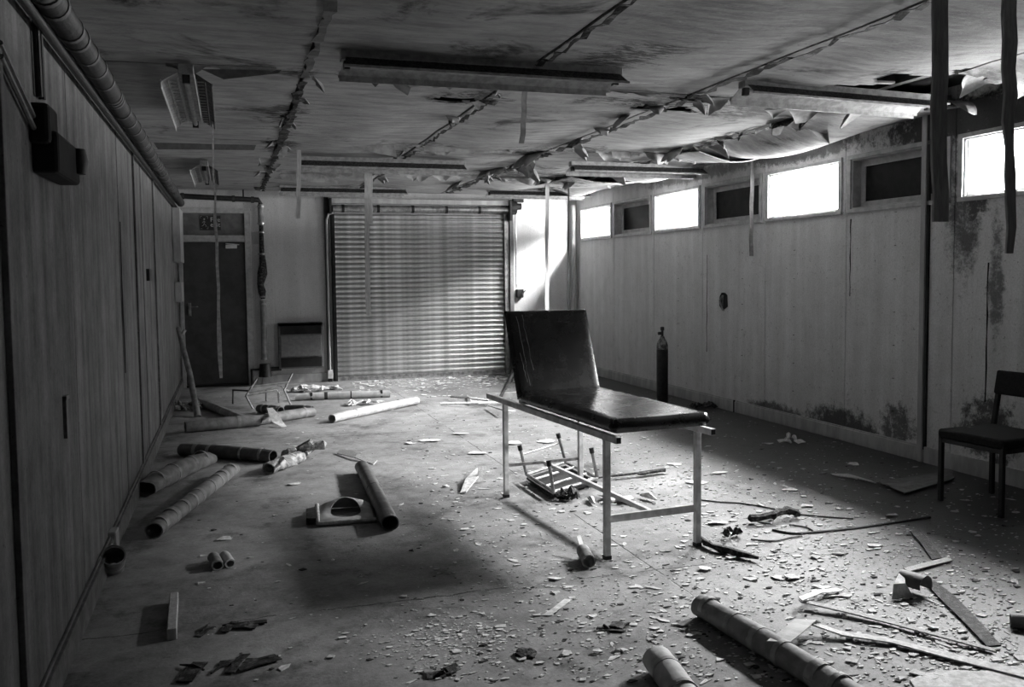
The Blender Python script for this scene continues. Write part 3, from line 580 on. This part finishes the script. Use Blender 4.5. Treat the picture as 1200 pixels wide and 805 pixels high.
def cushion(name, x0, x1, L, th, M_, parent):
    def pad(u, v, top):
        e = min(u, 1-u, v*L/(x1-x0), (1-v)*L/(x1-x0)); r = min(1, e/.07); r = math.sqrt(max(0, 1-(1-r)**2))
        return (x0+(x1-x0)*u, L*v, (th*.5+th*.5*r*(1+.06*noise.noise(Vector((u*3, v*5, 0))))) if top else th*.5-th*.42*r)
    m = MB(); nu, nv = 28, 44; m.grid(lambda u, v: pad(u, v, True), nu, nv); m.grid(lambda u, v: pad(u, v, False), nu, nv); m.sm = True
    ob = m.build(name, M_, parent); me = ob.data; bm = bmesh.new(); bm.from_mesh(me); bmesh.ops.remove_doubles(bm, verts=bm.verts, dist=.0005); bmesh.ops.recalc_face_normals(bm, faces=bm.faces); bm.to_mesh(me); bm.free()
    for f in me.polygons: f.use_smooth = True
    return ob
cs = cushion('seat_cushion', -.02, .585, 1.28, .085, M_VINYL, cu); cs.location = (0, -.11, zr+.035)
cbk = cushion('backrest_cushion', -.02, .585, .60, .075, M_VINYL, cu); cbk.location = (0, 1.20, zr+.05); cbk.rotation_euler = (math.radians(69), 0, 0)
MB().bb((.02, 1.21, zr+.02), (.54, 1.24, zr+.05)).build('hinge_bar', M_STEEL, cu)
for x_ in (.04, .52): MB().bar((x_, 1.30, zr+.28), (x_, 1.62, zr+.02), .018).build('backrest_strut', M_STEEL, cu)
for k_, (u_, v0, v1) in enumerate(((.045, .08, .55), (.085, .18, .56), (.03, .1, .3))):      # scuffed seams
    MB().strip([(u_+rnd(-.004, .004)+.02*(1-t/9), v0+(v1-v0)*t/9, .0765) for t in range(10)], .004, (1, 0, 0), .001, [rnd(.001, .004) for _ in range(10)]).build('scuff', M_REFL, cbk)
# ------------------------------------------------------------------ visitor chair on the right
ch = thing('dark_chair', 'dark fabric chair with square legs standing against the right wall', 'chair', (4.62, 4.40, 0), math.radians(-90+4))
M_CL = M_BLACK        # local: x across, y towards the back
for x_ in (-.225, .225):
    MB().bb((x_-.014, -.235, 0), (x_+.014, -.207, .45)).build('leg', M_CL, ch, bevel=.003)
    m = MB(); m.bar((x_, .235, 0), (x_, .235, .45), .028); m.bar((x_, .235, .44), (x_, .30, .80), .028); m.build('back_leg', M_CL, ch, bevel=.003)
    MB().bar((x_, -.22, .40), (x_, .235, .40), .025).build('side_rail', M_CL, ch)
MB().bar((-.225, -.22, .40), (.225, -.22, .40), .025).build('front_rail', M_CL, ch)
MB().bb((-.24, -.245, .415), (.24, .24, .475)).build('seat', M_FABRIC, ch, bevel=.02, bseg=4)
q = MB().bb((-.24, -.02, -.075), (.24, .025, .085)).build('backrest', M_FABRIC, ch, bevel=.015, bseg=4); q.location = (0, .275, .745); q.rotation_euler = (math.radians(-10), 0, 0)
# ------------------------------------------------------------------ gas cylinder
gc = thing('gas_cylinder', 'tall black gas cylinder with valve standing near the right wall behind the couch', 'gas cylinder', (4.66, 9.05, 0))
gz = U(773, 401, Y=9.05).z
MB().lathe((0, 0, 0), [(.055, 0), (.064, .012), (.065, .03), (.065, gz-.08)], 24).build('body', M_BLACK, gc)
MB().lathe((0, 0, 0), [(.065, gz-.08), (.063, gz-.03), (.05, gz+.01), (.03, gz+.04), (.02, gz+.07)], 24).build('shoulder', simple('cylinder_shoulder', .05, .3, 25, .5, lohi=(.4, .6)), gc)
MB().lathe((0, 0, 0), [(.014, gz+.07), (.014, gz+.13), (.022, gz+.135), (.022, gz+.17), (.01, gz+.175)], 12).build('valve', M_BLACK, gc)
MB().tube([(-.01, 0, gz+.1), (-.05, 0, gz+.1)], .018, 10).build('valve_outlet', M_BLACK, gc)
# ------------------------------------------------------------------ upturned frames
st = thing('upturned_stool', 'upturned tubular stool frame lying beneath the couch', 'stool', tuple(U(655, 562, z=0)))
o0 = Vector(st.location)
ring = [U(617, 556, z=.06), U(663, 542, z=.05), U(700, 560, z=.06), U(649, 576, z=.06)]
ring = [q-o0 for q in ring]
def leg_to(base_px, z0, tip_px):
    b = U(*base_px, z=z0); return b-o0, U(*tip_px, Y=b.y+.02)-o0
m = MB()
for q in range(4): m.tube([ring[q], ring[(q+1) % 4]], .011, 8)
m.build('seat_frame', M_STEEL, st)
MB().poly([r_+Vector((0, 0, -.035)) for r_ in ring], .012).build('seat', M_FABRIC, st)
tips = [(609, 523), (654, 509), (693, 526), (643, 541)]; bases = [(617, 556), (663, 542), (700, 560), (649, 578)]
tp = []
for q in range(4):
    a, b = leg_to(bases[q], .06, tips[q]); tp.append(b)
    L_ = MB().tube([a, a.lerp(b, .2), b], .012, 8).build('leg', M_STEEL, st)
    d_ = (b-a).normalized(); MB().tube([b-d_*.03, b+d_*.008], .017, 10).build('rubber_foot', M_BLACK, L_)
MB().tube([tp[0].lerp(ring[0], .3), tp[1].lerp(ring[1], .3)], .006, 6).build('crossbar', M_STEEL, st)
MB().tube([ring[0].lerp(ring[3], .3), ring[1].lerp(ring[2], .3)], .008, 6).tube([ring[0].lerp(ring[3], .7), ring[1].lerp(ring[2], .7)], .008, 6).build('under_bar', M_WHITE, st)
uc = thing('upturned_chair', 'upturned tubular chair frame lying on its back near the far door', 'chair frame', tuple(U(315, 478, z=0)))
o0 = Vector(uc.location); Yc = o0.y
def P(px, py, dy=0): return U(px, py, Y=Yc+dy)-o0
for pl, nm, mt in (([P(301, 444, .1), P(288, 464), P(297, 480)], 'leg', M_STEEL), ([P(343, 437, .1), P(333, 457), P(341, 475)], 'leg', M_STEEL), ([P(312, 457, .2), P(312, 470, .2)], 'leg', M_STEEL), ([P(326, 458, .3), P(327, 472, .3)], 'leg', M_STEEL),
        ([P(297, 453), P(338, 448)], 'seat_rail', M_WHITE), ([P(291, 463), P(324, 457), P(327, 461)], 'seat_rail', M_WHITE), ([P(292, 460, .2), P(324, 454, .2)], 'seat_rail', M_WHITE), ([P(273, 478, .5), P(273, 457, .5), P(292, 458, .4)], 'back_frame', M_PIPE)):
    MB().tube(pl, .012, 8).build(nm, mt, uc)
MB().bar(P(322, 449, .05), P(338, 458, .1), .05, .012).build('seat_board', M_WHITE, uc)
# ------------------------------------------------------------------ tubes on the floor
def tube_obj(label, a, b, r, mat=M_TUBE, nb=4, name='cardboard_tube', crush=.1, wob=.06, group='fallen cardboard tubes', za=None, zb=None, bandm=M_BAND, bw_=.03):
    p = U(*a, z=r if za is None else za); q = U(*b, z=r if zb is None else zb); mid = (p+q)/2
    t = thing(name, label, 'tube', (mid.x, mid.y, 0), 0, group); o_ = Vector(t.location)
    MB().hollow(p-o_, q-o_, r, .007, 24, 10, crush, wob, rnd(0, 50)).build('tube_wall', mat, t)
    L = (q-p).length
    for k_ in range(nb):
        f = (k_+.5+rnd(-.25, .25))/nb; d = (q-p).normalized(); c = p.lerp(q, f)-o_; h = bw_*rnd(.5, 1.3)/2
        cr = 1-crush*(abs(2*f-1)**2)*.3
        MB().hollow(c-d*h, c+d*h, r*1.035, .003, 24, 2, 0, wob*.5).build('tape_band', bandm, t)
    return t
tube_obj('long pale banded tube in the near right foreground', (822, 708), (1010, 822), .052, M_TUBE, 6, bw_=.04)
tube_obj('short fat tube end at the bottom edge of the frame', (770, 770), (806, 822), .055, M_TUBEL, 2)
tube_obj('dark tube pointing to the camera beside the flat tray', (424, 546), (457, 612), .052, M_TUBED, 1, bandm=M_TUBED)
tube_obj('clean pale long tube in front of the shutter left half', (389, 490), (488, 469), .048, M_TUBEL, 2)
tube_obj('pale tube lying nearest the shutter', (346, 465), (457, 461), .045, M_TUBEL, 4, bandm=M_PIPE)
tube_obj('long banded tube lying diagonally near the left wall', (180, 621), (273, 549), .052, M_TUBE, 9, bw_=.045)
tube_obj('wide crushed tube with open dark end by the left wall', (170, 570), (243, 535), .07, M_TUBE, 4, crush=.25, wob=.15)
tube_obj('banded tube lying crosswise, farther than the crushed one', (213, 526), (320, 534), .055, M_TUBED, 4)
tube_obj('grey tube lying crosswise in front of the upturned chair frame', (217, 500), (304, 492), .06, M_TUBE, 1)
tube_obj('tube with white collar lying end to end with the grey crosswise one', (303, 492), (367, 482), .055, M_TUBE, 2)
tube_obj('dark tube lying behind the white collared tube', (335, 478), (366, 479), .04, M_TUBED, 1)
tube_obj('grey tube lying between the left wall and the chair frame', (229, 469), (284, 491), .045, M_TUBE, 1)
tube_obj('short dark banded tube stub beside the upturned chair frame', (304, 478), (329, 481), .05, M_TUBED, 3)
tube_obj('small upright roll standing against the left baseboard', (131, 668), (133, 650), .055, M_TUBE, 3, name='paper_roll', group=None, za=.0, zb=.13)
tube_obj('tiny tube stub at the right edge of the floor', (1184, 726), (1215, 730), .03, M_TUBE, 0, group=None)
tube_obj('left one of two tiny cardboard stubs on the left foreground floor', (250, 652), (255, 662), .03, M_TUBE, 0, group=None)
tube_obj('right one of two tiny cardboard stubs on the left foreground floor', (263, 650), (270, 660), .026, M_TUBEL, 0, group=None)
# the leaning one
lt = thing('leaning_pole', 'pale pole leaning against the left wall near the far door', 'pole', tuple(U(232, 489, z=0)))
o_ = Vector(lt.location); top = U(209, 385, X=XL+.06)-o_
MB().tube([(0, 0, .0), top*.5+Vector((.02, 0, -.03)), top], .033, 14, rads=[.035, .033, .027]).build('pole', M_TUBE, lt)
MB().tube([top*.93+Vector((.03, -.02, 0)), top*.95+Vector((.07, -.03, .03))], .02, 8).build('clip', M_STEEL, lt)
# wrapped, crumpled tube
wp = thing('wrapped_tube', 'tube wrapped in crumpled sheeting lying on the left floor', 'tube', tuple(U(340, 540, z=0)), 0, 'fallen cardboard tubes')
o_ = Vector(wp.location)
MB().hollow(U(314, 548, z=.055)-o_, U(352, 534, z=.055)-o_, .052, .008, 20, 8, .15, .3, 3).build('tube_wall', M_CRUMP, wp)
m = MB(); cc = U(357, 530, z=.05)-o_
for q in range(5):
    c2 = cc+Vector((rnd(-.12, .12), rnd(-.08, .08), rnd(-.01, .03)))
    m.tube([c2+Vector((rnd(-.09, .09), rnd(-.05, .05), rnd(-.02, .05))) for _ in range(4)], .03, 7, rads=[.015, .04, .035, .012])
m.build('crumpled_sheeting', M_CRUMP, wp)
MB().strip([U(335, 534, z=.11)-o_, U(340, 540, z=.105)-o_, U(346, 545, z=.07)-o_], .05, (1, .3, 0), .004).build('tie', M_CHIP, wp)
# paper rag over the white collared tube
m = MB().strip([U(316, 478, z=.1), U(321, 486, z=.12), U(325, 494, z=.05), U(333, 500, z=.01)], .1, (1, .2, 0), .003, [.06, .1, .1, .05]); tag(m.build('paper_rag', M_CHIP), 'torn white paper draped over the white collared tube', 'paper')
# small piece beside couch leg: roll with bent sheet
pr_ = thing('bent_roll', 'small curled roll standing beside the near left couch leg', 'roll', tuple(U(690, 660, z=0)))
o_ = Vector(pr_.location)
MB().hollow(U(683, 645, z=.04)-o_, U(690, 658, z=.04)-o_, .035, .006, 20, 4, 0, .1, 5).build('roll', M_TUBE, pr_)
MB().strip([U(678, 628, z=.09)-o_, U(681, 638, z=.06)-o_, U(685, 650, z=.03)-o_], .03, (1, .4, 0), .004).build('sheet', M_TUBEL, pr_)
# ------------------------------------------------------------------ other floor things
# squared timber / battery case on the left
o = MB().box((0, 0, .025), (.038, .46, .05)).build('timber_block', M_WOOD, bevel=.004); c0 = U(203, 727, z=0); o.location = c0
dd = U(205, 690, z=0)-U(200, 765, z=0); o.rotation_euler = (0, 0, math.atan2(-dd.x, dd.y)); tag(o, 'squared timber offcut lying in the left foreground', 'timber')
# broken tray with an oval opening
ty = thing('broken_tray', 'white moulded tray with an oval opening beside the dark tube', 'tray', tuple(U(405, 605, z=0)))
tA = U(373, 617, z=0); tB = U(441, 612, z=0); tD = U(376, 597, z=0)
ty.rotation_euler = (0, 0, math.atan2((tB-tA).y, (tB-tA).x)); Wt = (tB-tA).length; Dt = (tD-tA).length*1.0
ty.location = tA
def tray(u, v):
    a = u*2*math.pi; ca, sa = math.cos(a), math.sin(a); k_ = 1/max(abs(ca), abs(sa))
    ox, oy = Wt*.5*ca*k_, Dt*.5*sa*k_; ix, iy = Wt*.27*ca, Dt*.30*sa
    h = .022+max(0, sa)*.065*math.sin(math.pi*v*.5)**2+.01*(1-abs(2*v-1)) if v > 0 else .004
    return (Wt/2+ox+(ix-ox)*v, Dt/2+oy+(iy-oy)*v, h)
m = MB().grid(tray, 48, 6); m.sm = True; m.build('moulding', M_TUBEL, ty, solid=.005)
MB().tube([(.0, 0, .02), (Wt, 0, .02)], .012, 8).tube([(0, 0, .02), (0, Dt, .03)], .014, 8).build('rim', M_CHIP, ty)
MB().poly([(-.07, .05, .002), (-.012, .04, .002), (-.012, Dt*.8, .002), (-.07, Dt*.7, .002)], .04).build('base', M_DIRT, ty)
# junk pieces
def scrap(name, label, cat, px, py, ext, mat, n=6, seed=0, group=None, h=.03):
    fl = .08 if name == 'dark_scraps' else .6
    random.seed(seed); c = U(px, py, z=0); m = MB()
    for q in range(n):
        a = rnd(0, 6.28); d_ = Vector((math.cos(a), math.sin(a), 0)); c2 = Vector((rnd(-.5, .5)*ext[0], rnd(-.5, .5)*ext[1], rnd(.006, h)))
        if random.random() < .5: m.strip([c2-d_*ext[0]*.25, c2+Vector((0, 0, rnd(0, h))), c2+d_*ext[0]*.3], rnd(.03, .08), (-d_.y, d_.x, rnd(-fl, fl)), .004)
        else: m.tube([c2-d_*ext[0]*.2, c2+Vector((rnd(-.02, .02), 0, h*.6)), c2+d_*ext[0]*.2], .015, 6, rads=[.004, .007, .003] if fl < .1 else [.008, .022, .006])
    m.sm = False; mn = min(v.z for v in m.v); o = m.build(name, mat); o.location = (c.x, c.y, -mn+.001); return tag(o, label, cat, group)
def stick(name, label, cat, pl, r, mat, seed=0, rough=.4):
    random.seed(seed); pts = []
    for a, b in zip(pl, pl[1:]):
        for t in range(5): pts.append(Vector(a).lerp(Vector(b), t/5)+Vector((rnd(-1, 1), rnd(-1, 1), rnd(0, .8)))*r*rough)
    pts.append(Vector(pl[-1])); rad = [r*rnd(.65, 1.25) for _ in pts]; rad[0] = rad[-1] = r*.4
    o = MB().tube(pts, r, 7, rads=rad).build(name, mat, origin=(pts[0].x, pts[0].y, 0)); return tag(o, label, cat)
stick('charred_stick', 'dark splintered stick on the floor right of the near couch leg', 'stick', [U(820, 630, z=.03), U(834, 641, z=.02), U(889, 654, z=.02)], .02, M_JUNK, 1)
stick('charred_stick', 'knotted dark stick lying between the couch and the chair', 'stick', [U(876, 609, z=.03), U(902, 605, z=.04), U(921, 598, z=.05), U(938, 604, z=.02)], .022, M_JUNK, 2)
stick('dark_strip', 'long dark broken strip behind the couch feet', 'strip', [U(748, 556, z=.02), U(780, 551, z=.02), U(700, 560, z=.02)], .012, M_JUNK, 3)
scrap('crumpled_wrapper', 'dark crumpled wrapper on the bright floor under the couch', 'wrapper', 664, 587, (.12, .08), M_JUNK, 9, 5, h=.05)
scrap('debris_heap', 'small dark cluster of debris near the right baseboard and cylinder', 'debris', 826, 478, (.25, .15), M_JUNK, 10, 6, h=.04)
scrap('broken_fitting', 'pale broken bracket piece on the wet floor near the right wall', 'fitting', 932, 519, (.2, .12), M_CHIP, 6, 7, h=.05)
scrap('crushed_carton', 'crushed dark carton bits at the foot of the leaning pole', 'debris', 215, 480, (.35, .25), M_CRUMP, 12, 8, h=.07)
scrap('paper_heap', 'pale crumpled paper heap behind the pale tubes by the shutter', 'paper', 372, 458, (.5, .12), M_CHIP, 14, 9, h=.05)
scrap('paper_heap', 'crumpled paper scraps behind the clean pale tube', 'paper', 425, 474, (.3, .15), M_CHIP, 9, 10, h=.03)
scrap('dark_scraps', 'burnt dark scraps in the near left foreground', 'debris', 268, 738, (.2, .08), M_JUNK, 6, 11, h=.012)
scrap('dark_scraps', 'long smear of burnt scraps at the bottom left', 'debris', 270, 780, (.3, .06), M_JUNK, 7, 12, h=.01)
scrap('dark_scraps', 'black scrap left of centre at the bottom edge', 'debris', 522, 790, (.1, .04), M_JUNK, 4, 13, h=.015)
scrap('dark_scraps', 'dark scrap in the rubble patch at bottom centre', 'debris', 612, 768, (.08, .03), M_JUNK, 4, 14, h=.015)
scrap('dark_scraps', 'dark scrap on the grey floor below the near couch leg', 'debris', 720, 737, (.11, .04), M_JUNK, 5, 15, h=.012)
scrap('torn_paper', 'torn white paper pieces on the floor under the couch middle', 'paper', 728, 588, (.4, .12), M_CHIP, 7, 16, h=.02)
scrap('curled_scrap', 'small dark curled scrap between couch leg and knotted stick', 'debris', 858, 630, (.09, .03), M_JUNK, 5, 17, h=.03)
# heap of laths in front of the shutter, centre right
for k_, (pl, w, mt, lb) in enumerate([([(516, 473), (560, 472), (600, 471)], .05, M_CHIP, 'pale lath at the bottom of the pile before the shutter'), ([(527, 465), (550, 466), (571, 469)], .05, M_DLATH, 'dark lath lying across the pile before the shutter'),
        ([(571, 469), (581, 462), (590, 466)], .05, M_DLATH, 'dark bent lath at the right end of the pile before the shutter'), ([(548, 464), (553, 470), (565, 472)], .06, M_CHIP, 'short white lath crossing the pile before the shutter'), ([(572, 475), (590, 481), (604, 482)], .04, M_WOOD, 'pale lath reaching behind the far left couch leg')]):
    P_ = [U(a, b, z=.02+.02*(k_ % 3)+(.03 if q == 1 else 0)) for q, (a, b) in enumerate(pl)]
    lath('fallen_lath', lb, P_, w, mt, side=(0, 1, .2), t=.012)
# thin wedge lath left of the dark tube
lath('fallen_lath', 'thin folded lath behind the dark tube', [U(397, 529, z=.02), U(418, 534, z=.03), U(440, 542, z=.01)], .07, M_WOOD, side=(.6, .8, .3), t=.008)
lath('paper_strip', 'small white strip with dark tip on the centre foreground floor', [U(640, 721, z=.004), U(652, 713, z=.012), U(666, 702, z=.006)], .035, M_CHIP, side=(1, -.6, 0), t=.002)
lath('splintered_board', 'upright splinter of pale board on the floor left of the stool', [U(543, 577, z=.01), U(553, 560, z=.04), U(563, 548, z=.05)], .07, M_CHIP, side=(1, -.2, .1), t=.008, widths=[.04, .09, .05])
lath('splintered_board', 'short splinter standing beside the pale splinter left of the stool', [U(564, 565, z=.01), U(565, 547, z=.1)], .06, M_WOOD, side=(1, 0, 0), t=.008)
# long edging strips bottom right
lath('edging_strip', 'long pale floor edging strip running to the bottom right corner', [U(945, 728, z=.05), U(985, 742, z=.02), U(1040, 750, z=.015), U(1110, 768, z=.012), U(1200, 790, z=.012), U(1240, 800, z=.01)], .06, M_CHIP, side=(.35, 1, 0), t=.006, widths=[.05, .05, .05, .07, .08, .08])
lath('edging_strip', 'bent pale strip leaning over the long foreground tube', [U(912, 752, z=.10), U(928, 740, z=.09), U(944, 726, z=.06), U(950, 729, z=.04)], .085, M_TUBEL, side=(.9, -.45, 0), t=.003)
lath('edging_strip', 'narrow splintered strip behind the long pale edging strip', [U(937, 704, z=.03), U(990, 715, z=.02), U(1040, 728, z=.015), U(1100, 745, z=.015), U(1165, 762, z=.012)], .05, M_WOOD, side=(.35, 1, 0), t=.006, widths=[.03, .06, .05, .03, .04])
lath('edging_strip', 'short pale strip lying on top of the narrow splintered strip', [U(938, 702, z=.05), U(960, 693, z=.03), U(985, 691, z=.012)], .045, M_CHIP, side=(.2, 1, 0), t=.004)
lath('edging_strip', 'dirty floor edging running from the curled sheet to the corner strip', [U(1088, 680, z=.012), U(1110, 700, z=.01), U(1135, 725, z=.01), U(1165, 757, z=.01)], .07, M_JUNK, side=(1, -.2, 0), t=.006, widths=[.05, .08, .07, .06])
lath('edging_strip', 'pale strip lying crosswise behind the curled sheet', [U(1062, 668, z=.01), U(1085, 662, z=.012), U(1113, 655, z=.01)], .05, M_WOOD, side=(.2, 1, 0), t=.005)
lath('edging_strip', 'dirty strip leading from the crosswise strip towards the chair', [U(1098, 655, z=.008), U(1085, 636, z=.012), U(1072, 622, z=.01)], .07, M_JUNK, side=(1, .1, 0), t=.005)
# curled sheet
cs_ = thing('curled_sheet', 'sheet of flooring curled up like a tent in the right foreground', 'sheet', tuple(U(1072, 690, z=0)))
o_ = Vector(cs_.location); A_ = U(1055, 703, z=0)-o_; B_ = U(1053, 672, z=.08)-o_
def roll(u, v):
    a = -.4+u*3.6; p0 = U(1057, 680, z=.05).lerp(U(1085, 688, z=.05), v)-o_; ax = (U(1085, 688, z=.05)-U(1057, 680, z=.05)).normalized(); w_ = Vector((-ax.y, ax.x, 0))
    return p0+w_*.055*math.cos(a)+Vector((0, 0, .05*math.sin(a)))
m = MB().grid(roll, 12, 6); m.sm = True; m.build('rolled_part', M_TUBED, cs_, solid=.004)
m = MB().strip([U(1056, 672, z=.09)-o_, U(1054, 684, z=.07)-o_, U(1058, 701, z=.005)-o_], .07, (1, -.1, 0), .004, [.03, .06, .11]); m.build('hanging_part', M_CHIP, cs_)
lath('paper_strip', 'flat pale chip lying in front of the curled sheet', [U(1081, 700, z=.003), U(1096, 706, z=.003)], .06, M_CHIP, side=(.2, 1, 0), t=.003)
lath('fallen_lath', 'flat pale board on the wet floor near the right baseboard', [U(975, 556, z=.01), U(1000, 558, z=.03), U(1024, 565, z=.01)], .10, M_WOOD, side=(.2, 1, 0), t=.006, widths=[.05, .14, .08])
o = MB().grid(lambda u, v: Vector(U(1030, 566, z=.01).lerp(U(1115, 552, z=.01), u)).lerp(Vector(U(1060, 580, z=.01).lerp(U(1118, 562, z=.01), u)), v)+Vector((0, 0, .01+.012*noise.noise(Vector((u*4, v*4, 2))))), 12, 6).build('fallen_sheet', M_GREY, solid=.004); tag(o, 'buckled sheet lying flat under the front of the chair', 'sheet')
# thin pale sheet lying in the corner
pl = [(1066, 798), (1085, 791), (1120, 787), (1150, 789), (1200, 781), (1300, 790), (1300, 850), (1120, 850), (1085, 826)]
o = MB().poly([U(a, b, z=.001)+Vector((0, 0, rnd(0, .002))) for a, b in pl], .006).build('pale_patch', M_CHIP); tag(o, 'thin flat pale patch at the bottom right corner of the floor', 'plaster')
# hand-sized shards
random.seed(5)
for k_, (px_, py_, w_) in enumerate([(957, 654, 20), (982, 650, 16), (930, 678, 26), (915, 678, 22), (962, 690, 24), (990, 699, 20), (1003, 706, 16), (972, 700, 22), (856, 655, 16), (840, 614, 26), (826, 668, 22), (880, 679, 20), (897, 612, 24), (946, 594, 20), (1025, 640, 22), (1000, 545, 20), (842, 555, 22), (815, 566, 30), (790, 545, 20),
        (700, 765, 14), (725, 763, 16), (731, 764, 10), (600, 520, 30), (560, 532, 26), (640, 518, 30), (540, 509, 20), (505, 517, 30), (480, 520, 16), (345, 568, 18), (522, 571, 10), (262, 633, 20), (1093, 737, 18), (1045, 605, 18), (985, 515, 18), (900, 520, 16), (925, 575, 20), (1000, 775, 22), (905, 770, 20), (650, 679, 18)]):
    a_ = U(px_-w_/2, py_, z=0); b_ = U(px_+w_/2, py_, z=0); c = (a_+b_)/2; R_ = (b_-a_).length/2; n = 7; pts = []
    for q in range(n): a = q*2*math.pi/n+rnd(-.3, .3); pts.append((math.cos(a)*R_*rnd(.7, 1.1), math.sin(a)*R_*rnd(.35, .8), rnd(0, .012)))
    o = MB().poly(pts, .003).build('plaster_shard', M_CHIP); o.location = (c.x, c.y, .002); o.rotation_euler = (0, 0, -.3+rnd(-.4, .4))
    zn = ('among the scraps left of the couch', 'left') if px_ < 600 else ('at bottom centre of the floor', 'bottom') if px_ < 790 and py_ > 660 else ('between couch and edging strips', 'right') if py_ > 630 else ('on the wet floor behind the couch', 'rear')
    tag(o, 'hand-sized pale shard of peeled paint lying flat '+zn[0], 'shard', 'larger shards of peeled paint, '+zn[1])
# cables
def cable(label, pl, r=.005):
    P0 = [U(a, b, z=.006) for a, b in pl]; pts = []
    for i in range(len(P0)-1):
        p0, p1, p2, p3 = P0[max(i-1, 0)], P0[i], P0[i+1], P0[min(i+2, len(P0)-1)]
        for t in range(8):
            t /= 8; pts.append(.5*((2*p1)+(-p0+p2)*t+(2*p0-5*p1+4*p2-p3)*t*t+(-p0+3*p1-3*p2+p3)*t**3))
    pts.append(P0[-1])
    tag(MB().tube(pts, r, 6).build('cable', M_BLACK, origin=P0[0]), label, 'cable')
cable('black cable snaking across the floor towards the chair', [(905, 621), (930, 625), (960, 623), (1000, 619), (1050, 612), (1090, 606)], .007)
cable('short looping wire beside the black cable', [(925, 615), (945, 618), (955, 624)], .005)
cable('thin wire curling near the knotted stick', [(880, 632), (905, 634), (925, 630), (940, 628)], .005)
cable('thin cable from the couch foot across the wet floor', [(815, 585), (840, 588), (870, 590), (900, 595), (940, 603), (1000, 608)], .005)
# ------------------------------------------------------------------ flakes
random.seed(99)
def flake_mesh(r, n=5):
    a0 = rnd(0, 6.28); el = rnd(.3, .9); pts = []
    for q in range(n):
        a = a0+q*2*math.pi/n+rnd(-.3, .3); pts.append((math.cos(a)*r*rnd(.6, 1.2), math.sin(a)*r*el*rnd(.6, 1.2), rnd(0, .12)*r))
    return pts
protos = []
for q in range(10):
    o = MB().poly(flake_mesh(.032), .002).build('paint_flake', M_CHIP); protos.append(o)
used = [False]*10
def zone():
    while True:
        px = rnd(230, 1195); py = rnd(452, 800)
        c = U(px, py, z=0)
        if not (XL+.1 < c.x < XR-.1): continue
        wgt = 1 if px > 470 else .25
        if 2.5 < c.x < 3.7: wgt *= 1.0
        elif c.x > 3.7: wgt *= .35
        elif c.x < 1.2 and c.y < 8: wgt *= .2
        else: wgt *= .6
        if random.random() < wgt: return c
for q in range(230):
    c = zone(); i = q % 10
    if not used[i]: o = protos[i]; used[i] = True
    else: o = protos[i].copy(); COL.objects.link(o)
    o.location = (c.x, c.y, .001); o.rotation_euler = (rnd(-.05, .05), rnd(-.05, .05), rnd(0, 6.28)); s_ = rnd(.3, .9); o.scale = (s_*rnd(.8, 2.0), s_, s_)
    zn = 'left of the couch' if c.x < 1.8 else 'on the wet floor near the right wall' if c.x > 3.4 else 'behind the couch' if c.y > 5.9 else 'around the couch legs and right foreground'
    tag(o, 'small pale flake of fallen ceiling paint '+zn, 'flake', 'loose paint flakes '+zn)
def crumbs(name, label, mat, n, r0, r1, seed, fn):
    random.seed(seed); m = MB()
    for q in range(n):
        c = fn(); r = rnd(r0, r1)*(1 if random.random() < .85 else 2.2); pts = flake_mesh(r, random.choice((3, 4, 5)))
        m.poly([(c.x+p[0], c.y+p[1], .0015+p[2]*.8) for p in pts], r*.15)
    tag(m.build(name, mat), label, 'debris', kind='stuff')
def clump(cx, cy, sx, sy): return lambda: Vector((random.gauss(cx, sx), random.gauss(cy, sy), 0))
crumbs('paint_crumbs', 'tiny pale crumbs of paint scattered over the whole floor', M_CHIP, 5200, .004, .013, 1, zone)
crumbs('grit', 'tiny dark grit scattered over the whole floor', M_DIRT, 2300, .003, .011, 2, zone)
c_ = U(540, 750); crumbs('paint_crumbs', 'denser patch of paint crumbs at the bottom centre of the floor', M_CHIP, 700, .003, .009, 3, clump(c_.x, c_.y, .18, .14))
c_ = U(540, 450); crumbs('paint_crumbs', 'band of paint crumbs along the foot of the shutter', M_CHIP, 500, .012, .03, 4, lambda: Vector((rnd(1.6, 4.1), YB-.2-abs(random.gauss(0, .8)), 0)))
c_ = U(1150, 795); crumbs('paint_crumbs', 'thick scatter of pale crumbs in the bottom right corner', M_CHIP, 1500, .006, .016, 5, clump(c_.x+.1, c_.y-.12, .32, .1))
